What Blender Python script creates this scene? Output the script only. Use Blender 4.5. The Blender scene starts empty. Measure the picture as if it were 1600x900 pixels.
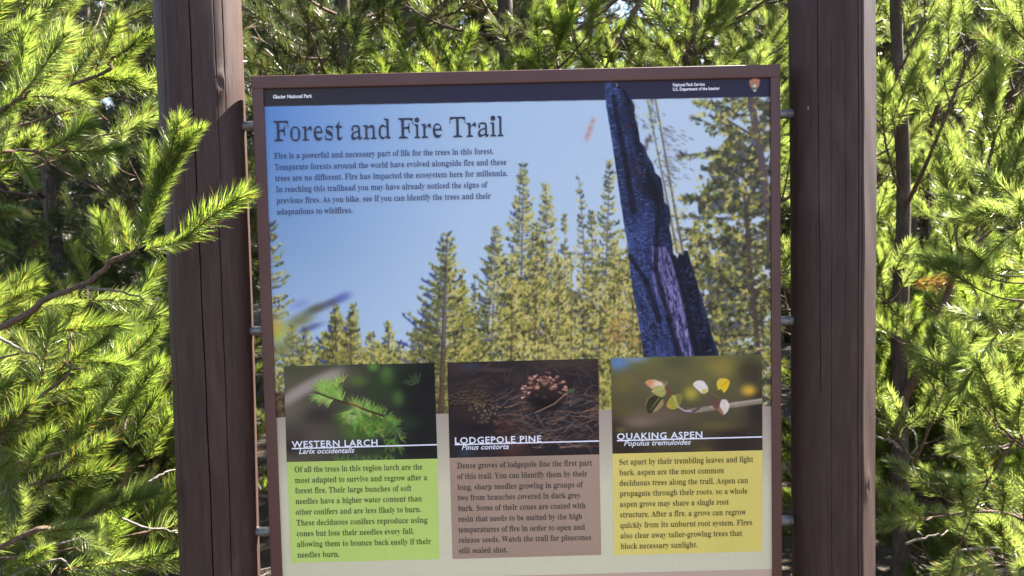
import bpy, bmesh, math, random
import numpy as np
from mathutils import Vector, Matrix, Euler

# ------------------------------------------------------------------ camera, sky, sun, exposure
sc = bpy.context.scene
COL = sc.collection
DIST, EYE, FPX = 1.485, 1.5, 1290.0
PITCH, ROLL = math.radians(3.3), math.radians(1.28)
cam_d = bpy.data.cameras.new('camera'); cam_d.lens = 36 * FPX / 1600; cam_d.sensor_width = 36
cam_d.clip_start = 0.02; cam_d.clip_end = 3000
cam = bpy.data.objects.new('camera', cam_d); COL.objects.link(cam); sc.camera = cam
FWD = Vector((0, math.cos(PITCH), -math.sin(PITCH)))
R0 = Vector((1, 0, 0)); U0 = R0.cross(FWD)
RIGHT = R0 * math.cos(ROLL) - U0 * math.sin(ROLL)
UP = R0 * math.sin(ROLL) + U0 * math.cos(ROLL)
CAM = Vector((0, -DIST, EYE))
M = Matrix((RIGHT, UP, -FWD)).transposed().to_4x4(); M.translation = CAM
cam.matrix_world = M

SUN_EL, SUN_AZ = math.radians(51), math.radians(37)      # azimuth: from +X (right) towards +Y (behind the sign)
SUN = Vector((math.cos(SUN_EL) * math.cos(SUN_AZ), math.cos(SUN_EL) * math.sin(SUN_AZ), math.sin(SUN_EL)))
w = bpy.data.worlds.new('World'); sc.world = w; w.use_nodes = True
wn = w.node_tree; bg = wn.nodes['Background']
sky = wn.nodes.new('ShaderNodeTexSky'); sky.sky_type = 'NISHITA'; sky.sun_disc = False
sky.sun_elevation = SUN_EL; sky.sun_rotation = math.pi / 2 - SUN_AZ
sky.air_density = 1.0; sky.dust_density = 1.5; sky.ozone_density = 0.6
wn.links.new(sky.outputs[0], bg.inputs[0]); bg.inputs[1].default_value = 0.052
sd = bpy.data.lights.new('sun', 'SUN'); sd.energy = 5.0; sd.angle = math.radians(0.53); sd.color = (1.0, 0.93, 0.82)
so = bpy.data.objects.new('sun', sd); COL.objects.link(so)
so.rotation_euler = SUN.to_track_quat('Z', 'Y').to_euler()
vs = sc.view_settings
vs.view_transform = 'Standard'; vs.look = 'None'; vs.gamma = 1.0; vs.exposure = 3.08
cam_d.dof.use_dof = True; cam_d.dof.focus_distance = 1.5; cam_d.dof.aperture_fstop = 9.0
sc.cycles.max_bounces = 10; sc.cycles.diffuse_bounces = 4; sc.cycles.transmission_bounces = 6

rnd = random.Random(7)
NR = np.random.RandomState(11)

# ------------------------------------------------------------------ helpers
def P(px, py, Y=0.0):
    """point of the vertical plane y = Y seen at photo pixel (px, py)"""
    d = FWD + RIGHT * ((px - 800) / FPX) + UP * ((450 - py) / FPX)
    t = (Y - CAM.y) / d.y
    return CAM + d * t

def link(name, data, mat=None, parent=None):
    o = bpy.data.objects.new(name, data); COL.objects.link(o)
    if mat is not None and data is not None and not data.materials: data.materials.append(mat)
    if parent is not None: o.parent = parent
    return o

def tag(o, label=None, cat=None, group=None, kind=None):
    if label: o['label'] = label
    if cat: o['category'] = cat
    if group: o['group'] = group
    if kind: o['kind'] = kind
    return o

def thing(name, label, cat, loc=(0, 0, 0), group=None):
    o = bpy.data.objects.new(name, None); COL.objects.link(o); o.location = loc
    o.empty_display_size = 0.1
    return tag(o, label, cat, group)

def child(name, me, mat, parent, world=True):
    o = link(name, me, mat, parent)
    if world: o.location = -parent.location       # mesh is in world coordinates
    return o

def mesh_from(name, verts, faces, smooth=False):
    me = bpy.data.meshes.new(name)
    me.from_pydata([tuple(v) for v in verts], [], faces)
    if smooth: me.polygons.foreach_set('use_smooth', [True] * len(me.polygons))
    me.update(); return me

class Tubes:
    def __init__(s): s.v = []; s.f = []
    def add(s, pts, radii, seg=6, cap=True):
        pts = [Vector(p) for p in pts]; n = len(pts); base = len(s.v)
        prev = None
        for i, p in enumerate(pts):
            t = (pts[min(i + 1, n - 1)] - pts[max(i - 1, 0)])
            if t.length < 1e-9: t = Vector((0, 0, 1))
            t.normalize()
            if prev is None:
                a = Vector((0, 0, 1)) if abs(t.z) < 0.9 else Vector((1, 0, 0))
                u = t.cross(a).normalized()
            else:
                u = (prev - t * prev.dot(t)).normalized()
            prev = u; vv = t.cross(u)
            r = radii[i]
            for k in range(seg):
                a = 2 * math.pi * k / seg
                s.v.append(p + (u * math.cos(a) + vv * math.sin(a)) * r)
        for i in range(n - 1):
            for k in range(seg):
                a = base + i * seg + k; b = base + i * seg + (k + 1) % seg
                s.f.append((a, b, b + seg, a + seg))
        if cap:
            s.f.append(tuple(base + k for k in reversed(range(seg))))
            s.f.append(tuple(base + (n - 1) * seg + k for k in range(seg)))
    def mesh(s, name): return mesh_from(name, s.v, s.f, True)

def spline(ctrl, n=10):
    """Catmull-Rom through control points"""
    c = [Vector(p) for p in ctrl]
    if len(c) == 2: return [c[0].lerp(c[1], i / n) for i in range(n + 1)]
    c = [c[0] * 2 - c[1]] + c + [c[-1] * 2 - c[-2]]
    out = []
    for i in range(1, len(c) - 2):
        p0, p1, p2, p3 = c[i - 1], c[i], c[i + 1], c[i + 2]
        for k in range(n):
            t = k / n
            out.append(0.5 * ((2 * p1) + (p2 - p0) * t + (2 * p0 - 5 * p1 + 4 * p2 - p3) * t * t + (3 * p1 - p0 - 3 * p2 + p3) * t ** 3))
    out.append(c[-2]); return out

def s2l(c):
    c = np.asarray(c, dtype=np.float64)
    return np.where(c <= 0.04045, c / 12.92, ((c + 0.055) / 1.055) ** 2.4)

# ------------------------------------------------------------------ materials
def new_mat(name):
    m = bpy.data.materials.new(name); m.use_nodes = True
    nt = m.node_tree; return m, nt, nt.nodes['Principled BSDF']

def N(nt, typ, **kw):
    n = nt.nodes.new(typ)
    for k, v in kw.items():
        if hasattr(n, k): setattr(n, k, v)
        else: n.inputs[k.replace('_', ' ')].default_value = v
    return n

def ramp(nt, stops, src):
    r = nt.nodes.new('ShaderNodeValToRGB'); e = r.color_ramp.elements
    while len(e) < len(stops): e.new(0.5)
    for i, (p, c) in enumerate(stops): e[i].position = p; e[i].color = (*c, 1)
    nt.links.new(src, r.inputs[0]); return r

# stained post timber: long vertical grain, paler worn streaks, dark seams
def timber():
    m, nt, b = new_mat('stained_timber'); L = nt.links
    tc = N(nt, 'ShaderNodeTexCoord'); mp = N(nt, 'ShaderNodeMapping'); mp.inputs['Scale'].default_value = (70, 70, 6.5)
    L.new(tc.outputs['Object'], mp.inputs[0])
    n1 = N(nt, 'ShaderNodeTexNoise', Scale=1.6, Detail=8.0, Roughness=0.65); L.new(mp.outputs[0], n1.inputs[0])
    r1 = ramp(nt, [(0.28, (0.028, 0.0125, 0.0098)), (0.52, (0.042, 0.0200, 0.0160)), (0.72, (0.062, 0.032, 0.027))], n1.outputs[0])
    mp2 = N(nt, 'ShaderNodeMapping'); mp2.inputs['Scale'].default_value = (14, 14, 4.0); L.new(tc.outputs['Object'], mp2.inputs[0])
    n2 = N(nt, 'ShaderNodeTexNoise', Scale=1.5, Detail=4.0); L.new(mp2.outputs[0], n2.inputs[0])
    r2 = ramp(nt, [(0.55, (0, 0, 0)), (0.75, (1, 1, 1))], n2.outputs[0])
    mx = N(nt, 'ShaderNodeMix', data_type='RGBA'); mx.inputs['B'].default_value = (0.092, 0.057, 0.053, 1)
    mul = N(nt, 'ShaderNodeMath', operation='MULTIPLY'); mul.inputs[1].default_value = 0.38
    L.new(r2.outputs[0], mul.inputs[0]); L.new(mul.outputs[0], mx.inputs['Factor']); L.new(r1.outputs[0], mx.inputs['A'])
    # small pale nicks
    mp3 = N(nt, 'ShaderNodeMapping'); mp3.inputs['Scale'].default_value = (60, 60, 22); L.new(tc.outputs['Object'], mp3.inputs[0])
    v = N(nt, 'ShaderNodeTexVoronoi', Scale=1.0); L.new(mp3.outputs[0], v.inputs[0])
    r3 = ramp(nt, [(0.0, (1, 1, 1)), (0.10, (0, 0, 0))], v.outputs['Distance'])
    vs_ = N(nt, 'ShaderNodeSeparateColor'); L.new(v.outputs['Color'], vs_.inputs[0])
    gt = N(nt, 'ShaderNodeMath', operation='GREATER_THAN'); gt.inputs[1].default_value = 0.95; L.new(vs_.outputs[0], gt.inputs[0])
    m3 = N(nt, 'ShaderNodeMath', operation='MULTIPLY'); L.new(gt.outputs[0], m3.inputs[0]); L.new(r3.outputs[0], m3.inputs[1])
    mx2 = N(nt, 'ShaderNodeMix', data_type='RGBA'); mx2.inputs['B'].default_value = (0.42, 0.38, 0.40, 1)
    L.new(m3.outputs[0], mx2.inputs['Factor']); L.new(mx.outputs['Result'], mx2.inputs['A'])
    L.new(mx2.outputs['Result'], b.inputs['Base Color'])
    b.inputs['Roughness'].default_value = 0.62; b.inputs['Specular IOR Level'].default_value = 0.35
    bp = N(nt, 'ShaderNodeBump', Strength=0.42, Distance=0.0012); L.new(n1.outputs[0], bp.inputs['Height']); L.new(bp.outputs[0], b.inputs['Normal'])
    return m
MAT_TIMBER = timber()

def painted_metal():
    m, nt, b = new_mat('brown_painted_metal'); L = nt.links
    tc = N(nt, 'ShaderNodeTexCoord'); n1 = N(nt, 'ShaderNodeTexNoise', Scale=420.0, Detail=3.0); L.new(tc.outputs['Object'], n1.inputs[0])
    n2 = N(nt, 'ShaderNodeTexNoise', Scale=7.0, Detail=5.0); L.new(tc.outputs['Object'], n2.inputs[0])
    r = ramp(nt, [(0.3, (0.080, 0.029, 0.024)), (0.7, (0.104, 0.041, 0.034))], n2.outputs[0]); L.new(r.outputs[0], b.inputs['Base Color'])
    b.inputs['Roughness'].default_value = 0.48
    bp = N(nt, 'ShaderNodeBump', Strength=0.12, Distance=0.0006); L.new(n1.outputs[0], bp.inputs['Height']); L.new(bp.outputs[0], b.inputs['Normal'])
    return m
MAT_FRAME = painted_metal()

def steel():
    m, nt, b = new_mat('galvanised_steel'); L = nt.links
    tc = N(nt, 'ShaderNodeTexCoord'); n = N(nt, 'ShaderNodeTexNoise', Scale=90.0, Detail=4.0); L.new(tc.outputs['Object'], n.inputs[0])
    r = ramp(nt, [(0.35, (0.16, 0.15, 0.15)), (0.7, (0.30, 0.29, 0.29))], n.outputs[0]); L.new(r.outputs[0], b.inputs['Base Color'])
    b.inputs['Metallic'].default_value = 0.6; b.inputs['Roughness'].default_value = 0.5
    return m
MAT_STEEL = steel()

PRINT_GAIN = (1.16, 1.02, 0.92)      # print colours scaled warmer to offset the blue sky light
def print_mat():
    m, nt, b = new_mat('printed_laminate'); L = nt.links
    a = N(nt, 'ShaderNodeAttribute', attribute_name='Col')
    L.new(a.outputs['Color'], b.inputs['Base Color'])
    b.inputs['Roughness'].default_value = 0.33; b.inputs['Specular IOR Level'].default_value = 0.16
    tc = N(nt, 'ShaderNodeTexCoord'); n = N(nt, 'ShaderNodeTexNoise', Scale=260.0, Detail=2.0); L.new(tc.outputs['Object'], n.inputs[0])
    bp = N(nt, 'ShaderNodeBump', Strength=0.05, Distance=0.0004); L.new(n.outputs[0], bp.inputs['Height']); L.new(bp.outputs[0], b.inputs['Normal'])
    return m
MAT_PRINT = print_mat()

def ink(name, col):
    m, nt, b = new_mat(name)
    tc = N(nt, 'ShaderNodeTexCoord'); n = N(nt, 'ShaderNodeTexNoise', Scale=300.0)
    nt.links.new(tc.outputs['Object'], n.inputs[0])
    c = s2l(col); r = ramp(nt, [(0.3, tuple(c * 0.92)), (0.7, tuple(c * 1.06))], n.outputs[0])
    nt.links.new(r.outputs[0], b.inputs['Base Color']); b.inputs['Roughness'].default_value = 0.4
    return m

def bark(name, c0, c1, c2, sc_=(26, 26, 7)):
    m, nt, b = new_mat(name); L = nt.links
    tc = N(nt, 'ShaderNodeTexCoord'); mp = N(nt, 'ShaderNodeMapping'); mp.inputs['Scale'].default_value = sc_
    L.new(tc.outputs['Object'], mp.inputs[0])
    n = N(nt, 'ShaderNodeTexNoise', Scale=2.2, Detail=7.0, Roughness=0.7); L.new(mp.outputs[0], n.inputs[0])
    v = N(nt, 'ShaderNodeTexVoronoi', Scale=1.4); L.new(mp.outputs[0], v.inputs[0])
    r = ramp(nt, [(0.3, c0), (0.52, c1), (0.75, c2)], n.outputs[0]); L.new(r.outputs[0], b.inputs['Base Color'])
    b.inputs['Roughness'].default_value = 0.85
    add = N(nt, 'ShaderNodeMath', operation='ADD'); L.new(n.outputs[0], add.inputs[0]); L.new(v.outputs['Distance'], add.inputs[1])
    bp = N(nt, 'ShaderNodeBump', Strength=0.8, Distance=0.006); L.new(add.outputs[0], bp.inputs['Height']); L.new(bp.outputs[0], b.inputs['Normal'])
    return m
MAT_BARK = bark('pine_bark', (0.026, 0.017, 0.014), (0.060, 0.040, 0.031), (0.12, 0.088, 0.072))
MAT_TWIG = bark('twig_bark', (0.045, 0.026, 0.018), (0.10, 0.06, 0.038), (0.17, 0.115, 0.08), (60, 60, 60))
MAT_DEAD = bark('bare_grey_twig', (0.09, 0.07, 0.06), (0.17, 0.145, 0.13), (0.28, 0.25, 0.23), (60, 60, 60))

def needle_mat(name, dark, light, trans, dry=(0.17, 0.085, 0.03), tfac=0.5):
    m = bpy.data.materials.new(name); m.use_nodes = True; nt = m.node_tree; L = nt.links
    b = nt.nodes['Principled BSDF']; out = nt.nodes['Material Output']
    oi = N(nt, 'ShaderNodeObjectInfo'); at = N(nt, 'ShaderNodeAttribute', attribute_name='shade')
    add = N(nt, 'ShaderNodeMath', operation='ADD'); L.new(oi.outputs['Random'], add.inputs[0]); L.new(at.outputs['Fac'], add.inputs[1])
    hv = N(nt, 'ShaderNodeMath', operation='MULTIPLY'); hv.inputs[1].default_value = 0.5; L.new(add.outputs[0], hv.inputs[0])
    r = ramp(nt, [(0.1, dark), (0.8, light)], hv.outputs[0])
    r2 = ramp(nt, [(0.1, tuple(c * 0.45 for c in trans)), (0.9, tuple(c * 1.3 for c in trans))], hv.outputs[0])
    dr = N(nt, 'ShaderNodeAttribute', attribute_name='dry')
    m1 = N(nt, 'ShaderNodeMix', data_type='RGBA'); m1.inputs['B'].default_value = (*dry, 1)
    L.new(dr.outputs['Fac'], m1.inputs['Factor']); L.new(r.outputs[0], m1.inputs['A'])
    m2 = N(nt, 'ShaderNodeMix', data_type='RGBA'); m2.inputs['B'].default_value = (dry[0] * 1.6, dry[1] * 1.6, dry[2], 1)
    L.new(dr.outputs['Fac'], m2.inputs['Factor']); L.new(r2.outputs[0], m2.inputs['A'])
    L.new(m1.outputs['Result'], b.inputs['Base Color']); b.inputs['Roughness'].default_value = 0.34; b.inputs['Specular IOR Level'].default_value = 0.55
    t = N(nt, 'ShaderNodeBsdfTranslucent'); L.new(m2.outputs['Result'], t.inputs['Color'])
    mx = N(nt, 'ShaderNodeMixShader'); mx.inputs[0].default_value = tfac
    L.new(b.outputs[0], mx.inputs[1]); L.new(t.outputs[0], mx.inputs[2]); L.new(mx.outputs[0], out.inputs['Surface'])
    return m
MAT_NEEDLE = needle_mat('pine_needles', (0.029, 0.052, 0.017), (0.082, 0.120, 0.030), (0.270, 0.378, 0.046))
MAT_NEEDLE_SHADED = needle_mat('shaded_pine_needles', (0.016, 0.028, 0.014), (0.045, 0.065, 0.022), (0.12, 0.16, 0.035), tfac=0.42)  # darker needle copy: shade of the deep wood put into the colour

MAT_NEEDLE_HAZY = needle_mat('hazy_pine_needles', (0.045, 0.070, 0.026), (0.11, 0.145, 0.050), (0.34, 0.44, 0.085))  # paler needle copy: bright haze over the foliage put into the colour

def ground_mat():
    m, nt, b = new_mat('forest_floor'); L = nt.links
    tc = N(nt, 'ShaderNodeTexCoord')
    n = N(nt, 'ShaderNodeTexNoise', Scale=1.4, Detail=9.0, Roughness=0.7); L.new(tc.outputs['Object'], n.inputs[0])
    n2 = N(nt, 'ShaderNodeTexNoise', Scale=60.0, Detail=5.0); L.new(tc.outputs['Object'], n2.inputs[0])
    r = ramp(nt, [(0.3, (0.030, 0.022, 0.015)), (0.55, (0.065, 0.048, 0.033)), (0.75, (0.11, 0.085, 0.06))], n.outputs[0])
    mx = N(nt, 'ShaderNodeMix', data_type='RGBA', blend_type='MULTIPLY'); mx.inputs['Factor'].default_value = 0.6
    r2 = ramp(nt, [(0.3, (0.45, 0.4, 0.35)), (0.7, (1, 1, 1))], n2.outputs[0])
    L.new(r.outputs[0], mx.inputs['A']); L.new(r2.outputs[0], mx.inputs['B']); L.new(mx.outputs['Result'], b.inputs['Base Color'])
    b.inputs['Roughness'].default_value = 0.95
    bp = N(nt, 'ShaderNodeBump', Strength=0.8, Distance=0.02); L.new(n2.outputs[0], bp.inputs['Height']); L.new(bp.outputs[0], b.inputs['Normal'])
    return m
MAT_GROUND = ground_mat()

# ------------------------------------------------------------------ ground
def make_ground():
    xs = sorted(set([-600, -200, -80, -40] + [i * 0.8 for i in range(-35, 36)] + [40, 80, 200, 600]))
    v = []; f = []; n = len(xs)
    r = random.Random(3)
    for j, y in enumerate(xs):
        for i, x in enumerate(xs):
            z = (0.05 * math.sin(x * 0.9 + 1) * math.cos(y * 0.7) + r.uniform(-.03, .03)) if max(abs(x), abs(y)) < 30 else 0
            if abs(x) < 2.2 and y < 1: z *= 0.2
            v.append((x, y + 5, z))
    for j in range(n - 1):
        for i in range(n - 1):
            a = j * n + i; f.append((a, a + 1, a + n + 1, a + n))
    tag(link('ground', mesh_from('ground', v, f, True), MAT_GROUND), kind='structure')
make_ground()

# ------------------------------------------------------------------ timber posts
POST_Y = 0.022
def make_post(px_l0, px_r0, px_l1, px_r1, seed, label, cracks, knots, flat):
    rr = random.Random(seed)
    # limb pixels at the top and bottom of the frame -> axis and radius
    def axis(pl, pr, py):
        a = P(pl, py, POST_Y); b = P(pr, py, POST_Y); c = (a + b) / 2
        az = math.atan2(c.x, c.y - CAM.y)
        return c, (b.x - a.x) / 2 * math.cos(az)
    ct, rt = axis(px_l0, px_r0, 0); cb, rb = axis(px_l1, px_r1, 900)
    base = Vector((cb.x + (cb.x - ct.x) / (ct.z - cb.z) * cb.z, POST_Y, 0))
    z0, z1 = -0.10, 2.75
    th = np.concatenate([np.linspace(-1.4, 1.4, 380, endpoint=False), np.linspace(1.4, 2 * math.pi - 1.4, 50, endpoint=False)])
    nth, nz = len(th), 330
    v = np.zeros((nz, nth, 3))
    ph = [rr.uniform(0, 6.28) for _ in range(12)]
    for j in range(nz):
        z = z0 + (z1 - z0) * j / (nz - 1)
        k = (z - cb.z) / (ct.z - cb.z)
        cx = cb.x + (ct.x - cb.x) * k + 0.0014 * math.sin(z * 5 + ph[0]); R = rb + (rt - rb) * max(-1, min(k, 1.6))
        r = R * (1 + 0.012 * np.sin(2 * th + ph[1] + z * .5) + 0.007 * np.sin(3 * th + ph[2] - z * 1.3) + 0.0006 * np.sin(7 * th + ph[3] + z * 2) + 0.003 * np.sin(z * 9 + ph[4]))
        r += 0.00008 * np.sin(19 * th + ph[5] + 2 * np.sin(z * 3)) + 0.00005 * np.sin(31 * th + ph[6] + 3 * np.sin(z * 2.3))
        for (tc, amp, depth, wd, za, zb) in cracks:      # drying checks: grooves that wander down the post
            if za < z < zb:
                fade = min(1, (z - za) / .08, (zb - z) / .08)
                c = tc + amp * math.sin(z * 2.1 + tc * 9) + amp * .35 * math.sin(z * 7.3 + tc) + .004 * math.sin(z * 31)
                d = np.abs((th - c + math.pi) % (2 * math.pi) - math.pi)
                r -= depth * fade * np.exp(-(d / wd) ** 2)
        for (tk, zk, s) in knots:
            d = ((th - tk + math.pi) % (2 * math.pi) - math.pi) * R
            q = np.sqrt(d ** 2 + ((z - zk) * .55) ** 2) / s
            kn = 0.0045 * np.exp(-q ** 2) - 0.0042 * np.exp(-(q * 2.6) ** 2) + .0010 * np.cos(q * 9) * np.exp(-q); r += kn * 0
        for (tf, dd) in flat:                            # flattened face with a hard arris
            cc = np.cos(th - tf); lim = R - dd
            with np.errstate(divide='ignore'):
                rf = np.where(cc > 0.2, lim / np.maximum(cc, .2), 9)
            r = np.minimum(r, rf + 0.0005 * np.sin(z * 23 + th * 5) * np.sin(z * 7))
        for (tk, zk, s) in knots:
            d = ((th - tk + math.pi) % (2 * math.pi) - math.pi) * R
            q = np.sqrt(d ** 2 + ((z - zk) * .6) ** 2) / s
            r += 0.0040 * np.exp(-q ** 2) - 0.0040 * np.exp(-(q * 2.6) ** 2) + .0009 * np.cos(q * 9) * np.exp(-q)
        v[j, :, 0] = cx + r * np.sin(th); v[j, :, 1] = POST_Y - r * np.cos(th); v[j, :, 2] = z
    verts = v.reshape(-1, 3)
    f = []
    for j in range(nz - 1):
        for i in range(nth):
            a = j * nth + i; b = j * nth + (i + 1) % nth
            f.append((a, b, b + nth, a + nth))
    f.append(tuple((nz - 1) * nth + i for i in range(nth)))
    verts = verts - np.array(base)
    me = mesh_from('timber_post', verts, f, True); me.polygons[len(me.polygons) - 1].use_smooth = False
    o = link('timber_post', me, MAT_TIMBER); o.location = base
    tag(o, label, 'post', 'timber posts holding the sign')
    return o
R_ = math.radians
# angle 0 faces -Y (viewer), + towards +X
make_post(240, 379, 283, 409, 1, 'dark brown round timber post left of the sign, crossed by a green pine shoot',
          [(R_(10), .03, .0085, .010, -.1, 1.95), (R_(-10), .02, .006, .008, 1.55, 2.8), (R_(34), .02, .0055, .007, .3, 1.62), (R_(52), .02, .005, .007, 1.7, 2.8), (R_(40), .02, .004, .006, 1.6, 2.2), (R_(-40), .03, .003, .008, 0, 1.5), (R_(-30), .03, .0025, .007, 1.4, 2.5)],
          [(R_(44), P(341, 140, POST_Y).z, .013), (R_(8), 1.19, .012)], [(R_(-8), .003)])
make_post(1229, 1367, 1238, 1368, 2, 'dark brown round timber post right of the sign, knot on its sunlit edge',
          [(R_(-22), .02, .0065, .007, -.1, 1.9), (R_(-38), .02, .005, .006, 1.2, 2.8), (R_(14), .006, .005, .008, -.1, 2.8), (R_(19), .004, .004, .007, -.1, 2.8), (R_(-14), .02, .0055, .006, 1.35, 2.8), (R_(-4), .015, .0045, .006, 1.3, 2.2), (R_(34), .01, .003, .008, 1.3, 2.8)],
          [(R_(36), P(1350, 745, POST_Y).z, .014), (R_(-18), P(1300, 230, POST_Y).z, .010)], [(R_(-18), .0045), (R_(49), .0068)])

# ------------------------------------------------------------------ the sign
SIGN_Y = 0.0                    # plane of the print
TL, TR = P(393, 120), P(1218.5, 101)
BL, BR = P(424.5, 900), P(1221, 900)
XL = (TL.x + BL.x) / 2; XR = (TR.x + BR.x) / 2; ZT = (TL.z + TR.z) / 2
ZB = P(800, 1000).z
FW = 0.0205
sign = thing('trail_sign', 'brown framed upright trail sign reading Forest and Fire Trail, fixed between two timber posts', 'sign', ((XL + XR) / 2, 0.01, ZB))

def box_bm(x0, x1, y0, y1, z0, z1, bev=0.0):
    bm = bmesh.new()
    bmesh.ops.create_cube(bm, size=1)
    for v in bm.verts:
        v.co = Vector(((x0 + x1) / 2 + v.co.x * (x1 - x0), (y0 + y1) / 2 + v.co.y * (y1 - y0), (z0 + z1) / 2 + v.co.z * (z1 - z0)))
    if bev: bmesh.ops.bevel(bm, geom=bm.edges[:], offset=bev, segments=3, affect='EDGES', profile=0.6)
    return bm
def bm_obj(name, bm, mat, parent):
    me = bpy.data.meshes.new(name); bm.to_mesh(me); bm.free()
    me.polygons.foreach_set('use_smooth', [True] * len(me.polygons))
    me.set_sharp_from_angle(angle=math.radians(40))
    return child(name, me, mat, parent)
FY0, FY1 = -0.006, 0.040
bm_obj('frame_rail', box_bm(XL, XR, FY0, FY1, ZT - FW * 1.1, ZT, .0022), MAT_FRAME, sign)
bm_obj('frame_rail', box_bm(XL, XR, FY0, FY1, ZB, ZB + FW * 1.1, .0022), MAT_FRAME, sign)
bm_obj('frame_stile', box_bm(XL + .0006, XL + FW, FY0 + .0009, FY1 - .0009, ZB + FW * 1.1 - .001, ZT - FW * 1.1 + .001, .0012), MAT_FRAME, sign)
bm_obj('frame_stile', box_bm(XR - FW * .86, XR - .0006, FY0 + .0009, FY1 - .0009, ZB + FW * 1.1 - .001, ZT - FW * 1.1 + .001, .0012), MAT_FRAME, sign)
bm_obj('backing_board', box_bm(XL + .004, XR - .004, .0022, .020, ZB + .004, ZT - .004), MAT_FRAME, sign)
# mounting pins into the posts
def pin(px0, px1, py, left):
    a = P(px0, py, 0.019); b = P(px1, py, 0.019)
    z = (a.z + b.z) / 2
    x_in = XL + .001 if left else XR - .001
    x_out = a.x - .005 if left else b.x + .002
    T = Tubes(); y = 0.019; r = .0088
    sgn = -1 if left else 1
    T.add([(x_in, y, z), (x_in + sgn * .002, y, z), (x_out - sgn * .003, y, z), (x_out, y, z)], [r, r, r, r * .8], 20)
    o = child('mounting_pin', T.mesh('mounting_pin'), MAT_STEEL, sign)
    W = Tubes(); W.add([(x_in, y, z), (x_in + sgn * .0035, y, z)], [r * 1.25, r * 1.25], 20)
    child('washer', mesh_from('washer', W.v, W.f), MAT_STEEL, o, False)
for py in (197, 517, 831): pin(376, 393, py, True)
for py in (178, 501, 813): pin(1218, 1238, py, False)

# ---- painter for the printed pictures (display colours 0..255 in photo pixels)
class Canvas:
    def __init__(s, x0, y0, x1, y1, k=1.0):
        s.x0, s.y0, s.x1, s.y1, s.k = x0, y0, x1, y1, k
        s.w = int((x1 - x0) * k) + 1; s.h = int((y1 - y0) * k) + 1
        s.a = np.zeros((s.h, s.w, 3)); s.X, s.Y = np.meshgrid(x0 + np.arange(s.w) / k, y0 + np.arange(s.h) / k)
    def box(s, xa, ya, xb, yb):
        i0 = max(0, int((xa - s.x0) * s.k)); i1 = min(s.w, int((xb - s.x0) * s.k) + 2)
        j0 = max(0, int((ya - s.y0) * s.k)); j1 = min(s.h, int((yb - s.y0) * s.k) + 2)
        return (slice(j0, j1), slice(i0, i1)) if i1 > i0 and j1 > j0 else None
    def blend(s, sl, al, col):
        s.a[sl] += (np.asarray(col, float) - s.a[sl]) * al[..., None]
    def seg(s, x0, y0, x1, y1, w0, w1, col, a=1.0, soft=1.0):
        m = max(w0, w1) + soft
        sl = s.box(min(x0, x1) - m, min(y0, y1) - m, max(x0, x1) + m, max(y0, y1) + m)
        if sl is None: return
        X = s.X[sl]; Y = s.Y[sl]; dx, dy = x1 - x0, y1 - y0; l2 = dx * dx + dy * dy + 1e-9
        t = np.clip(((X - x0) * dx + (Y - y0) * dy) / l2, 0, 1)
        d = np.hypot(X - x0 - t * dx, Y - y0 - t * dy)
        s.blend(sl, np.clip((w0 + (w1 - w0) * t - d) / soft + .5, 0, 1) * a, col)
    def path(s, pts, w0, w1, col, a=1.0, soft=1.0):
        n = len(pts) - 1
        for i in range(n):
            s.seg(*pts[i], *pts[i + 1], w0 + (w1 - w0) * i / n, w0 + (w1 - w0) * (i + 1) / n, col, a, soft)
    def blob(s, x, y, rx, ry, col, a=1.0, ang=0.0, p=1.0):
        m = 2.4 * max(rx, ry); sl = s.box(x - m, y - m, x + m, y + m)
        if sl is None: return
        X = s.X[sl] - x; Y = s.Y[sl] - y; c, q = math.cos(ang), math.sin(ang)
        d = ((X * c + Y * q) / rx) ** 2 + ((-X * q + Y * c) / ry) ** 2
        s.blend(sl, np.exp(-d ** p) * a, col)
    def poly(s, pts, col, a=1.0, mask=False):
        xs = [p[0] for p in pts]; ys = [p[1] for p in pts]
        sl = s.box(min(xs) - 1, min(ys) - 1, max(xs) + 1, max(ys) + 1)
        if sl is None: return None
        acc = 0; X0 = s.X[sl]; Y0 = s.Y[sl]
        for ox, oy in ((-.3, -.3), (.3, -.3), (-.3, .3), (.3, .3)):
            X = X0 + ox / s.k; Y = Y0 + oy / s.k; ins = np.zeros(X.shape, bool)
            for i in range(len(pts)):
                xa, ya = pts[i]; xb, yb = pts[(i + 1) % len(pts)]
                if ya == yb: continue
                c = ((ya > Y) != (yb > Y)) & (X < (xb - xa) * (Y - ya) / (yb - ya) + xa)
                ins ^= c
            acc = acc + ins
        al = acc / 4.0
        if mask: return sl, al
        s.blend(sl, al * a, col)

_NG = {}
def noise2(X, Y, cell, seed):
    if seed not in _NG: _NG[seed] = np.random.RandomState(seed).rand(64, 64)
    g = _NG[seed]
    x = X / cell; y = Y / cell; xi = np.floor(x).astype(int); yi = np.floor(y).astype(int); fx = x - xi; fy = y - yi
    fx = fx * fx * (3 - 2 * fx); fy = fy * fy * (3 - 2 * fy)
    a = g[yi % 64, xi % 64]; b = g[yi % 64, (xi + 1) % 64]; c = g[(yi + 1) % 64, xi % 64]; d = g[(yi + 1) % 64, (xi + 1) % 64]
    return (a * (1 - fx) + b * fx) * (1 - fy) + (c * (1 - fx) + d * fx) * fy

def lit(r, k=0.5):
    """sunlit / shaded foliage colour of the printed wood"""
    q = r.random()
    if q < k * .55: c = (206, 196, 112)
    elif q < k: c = (172, 170, 82)
    elif q < k + (1 - k) * .45: c = (122, 128, 66)
    elif q < k + (1 - k) * .75: c = (84, 90, 56)
    else: c = (52, 54, 46)
    j = r.uniform(-12, 12); return (c[0] + j, c[1] + j, c[2] + j)

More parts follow.
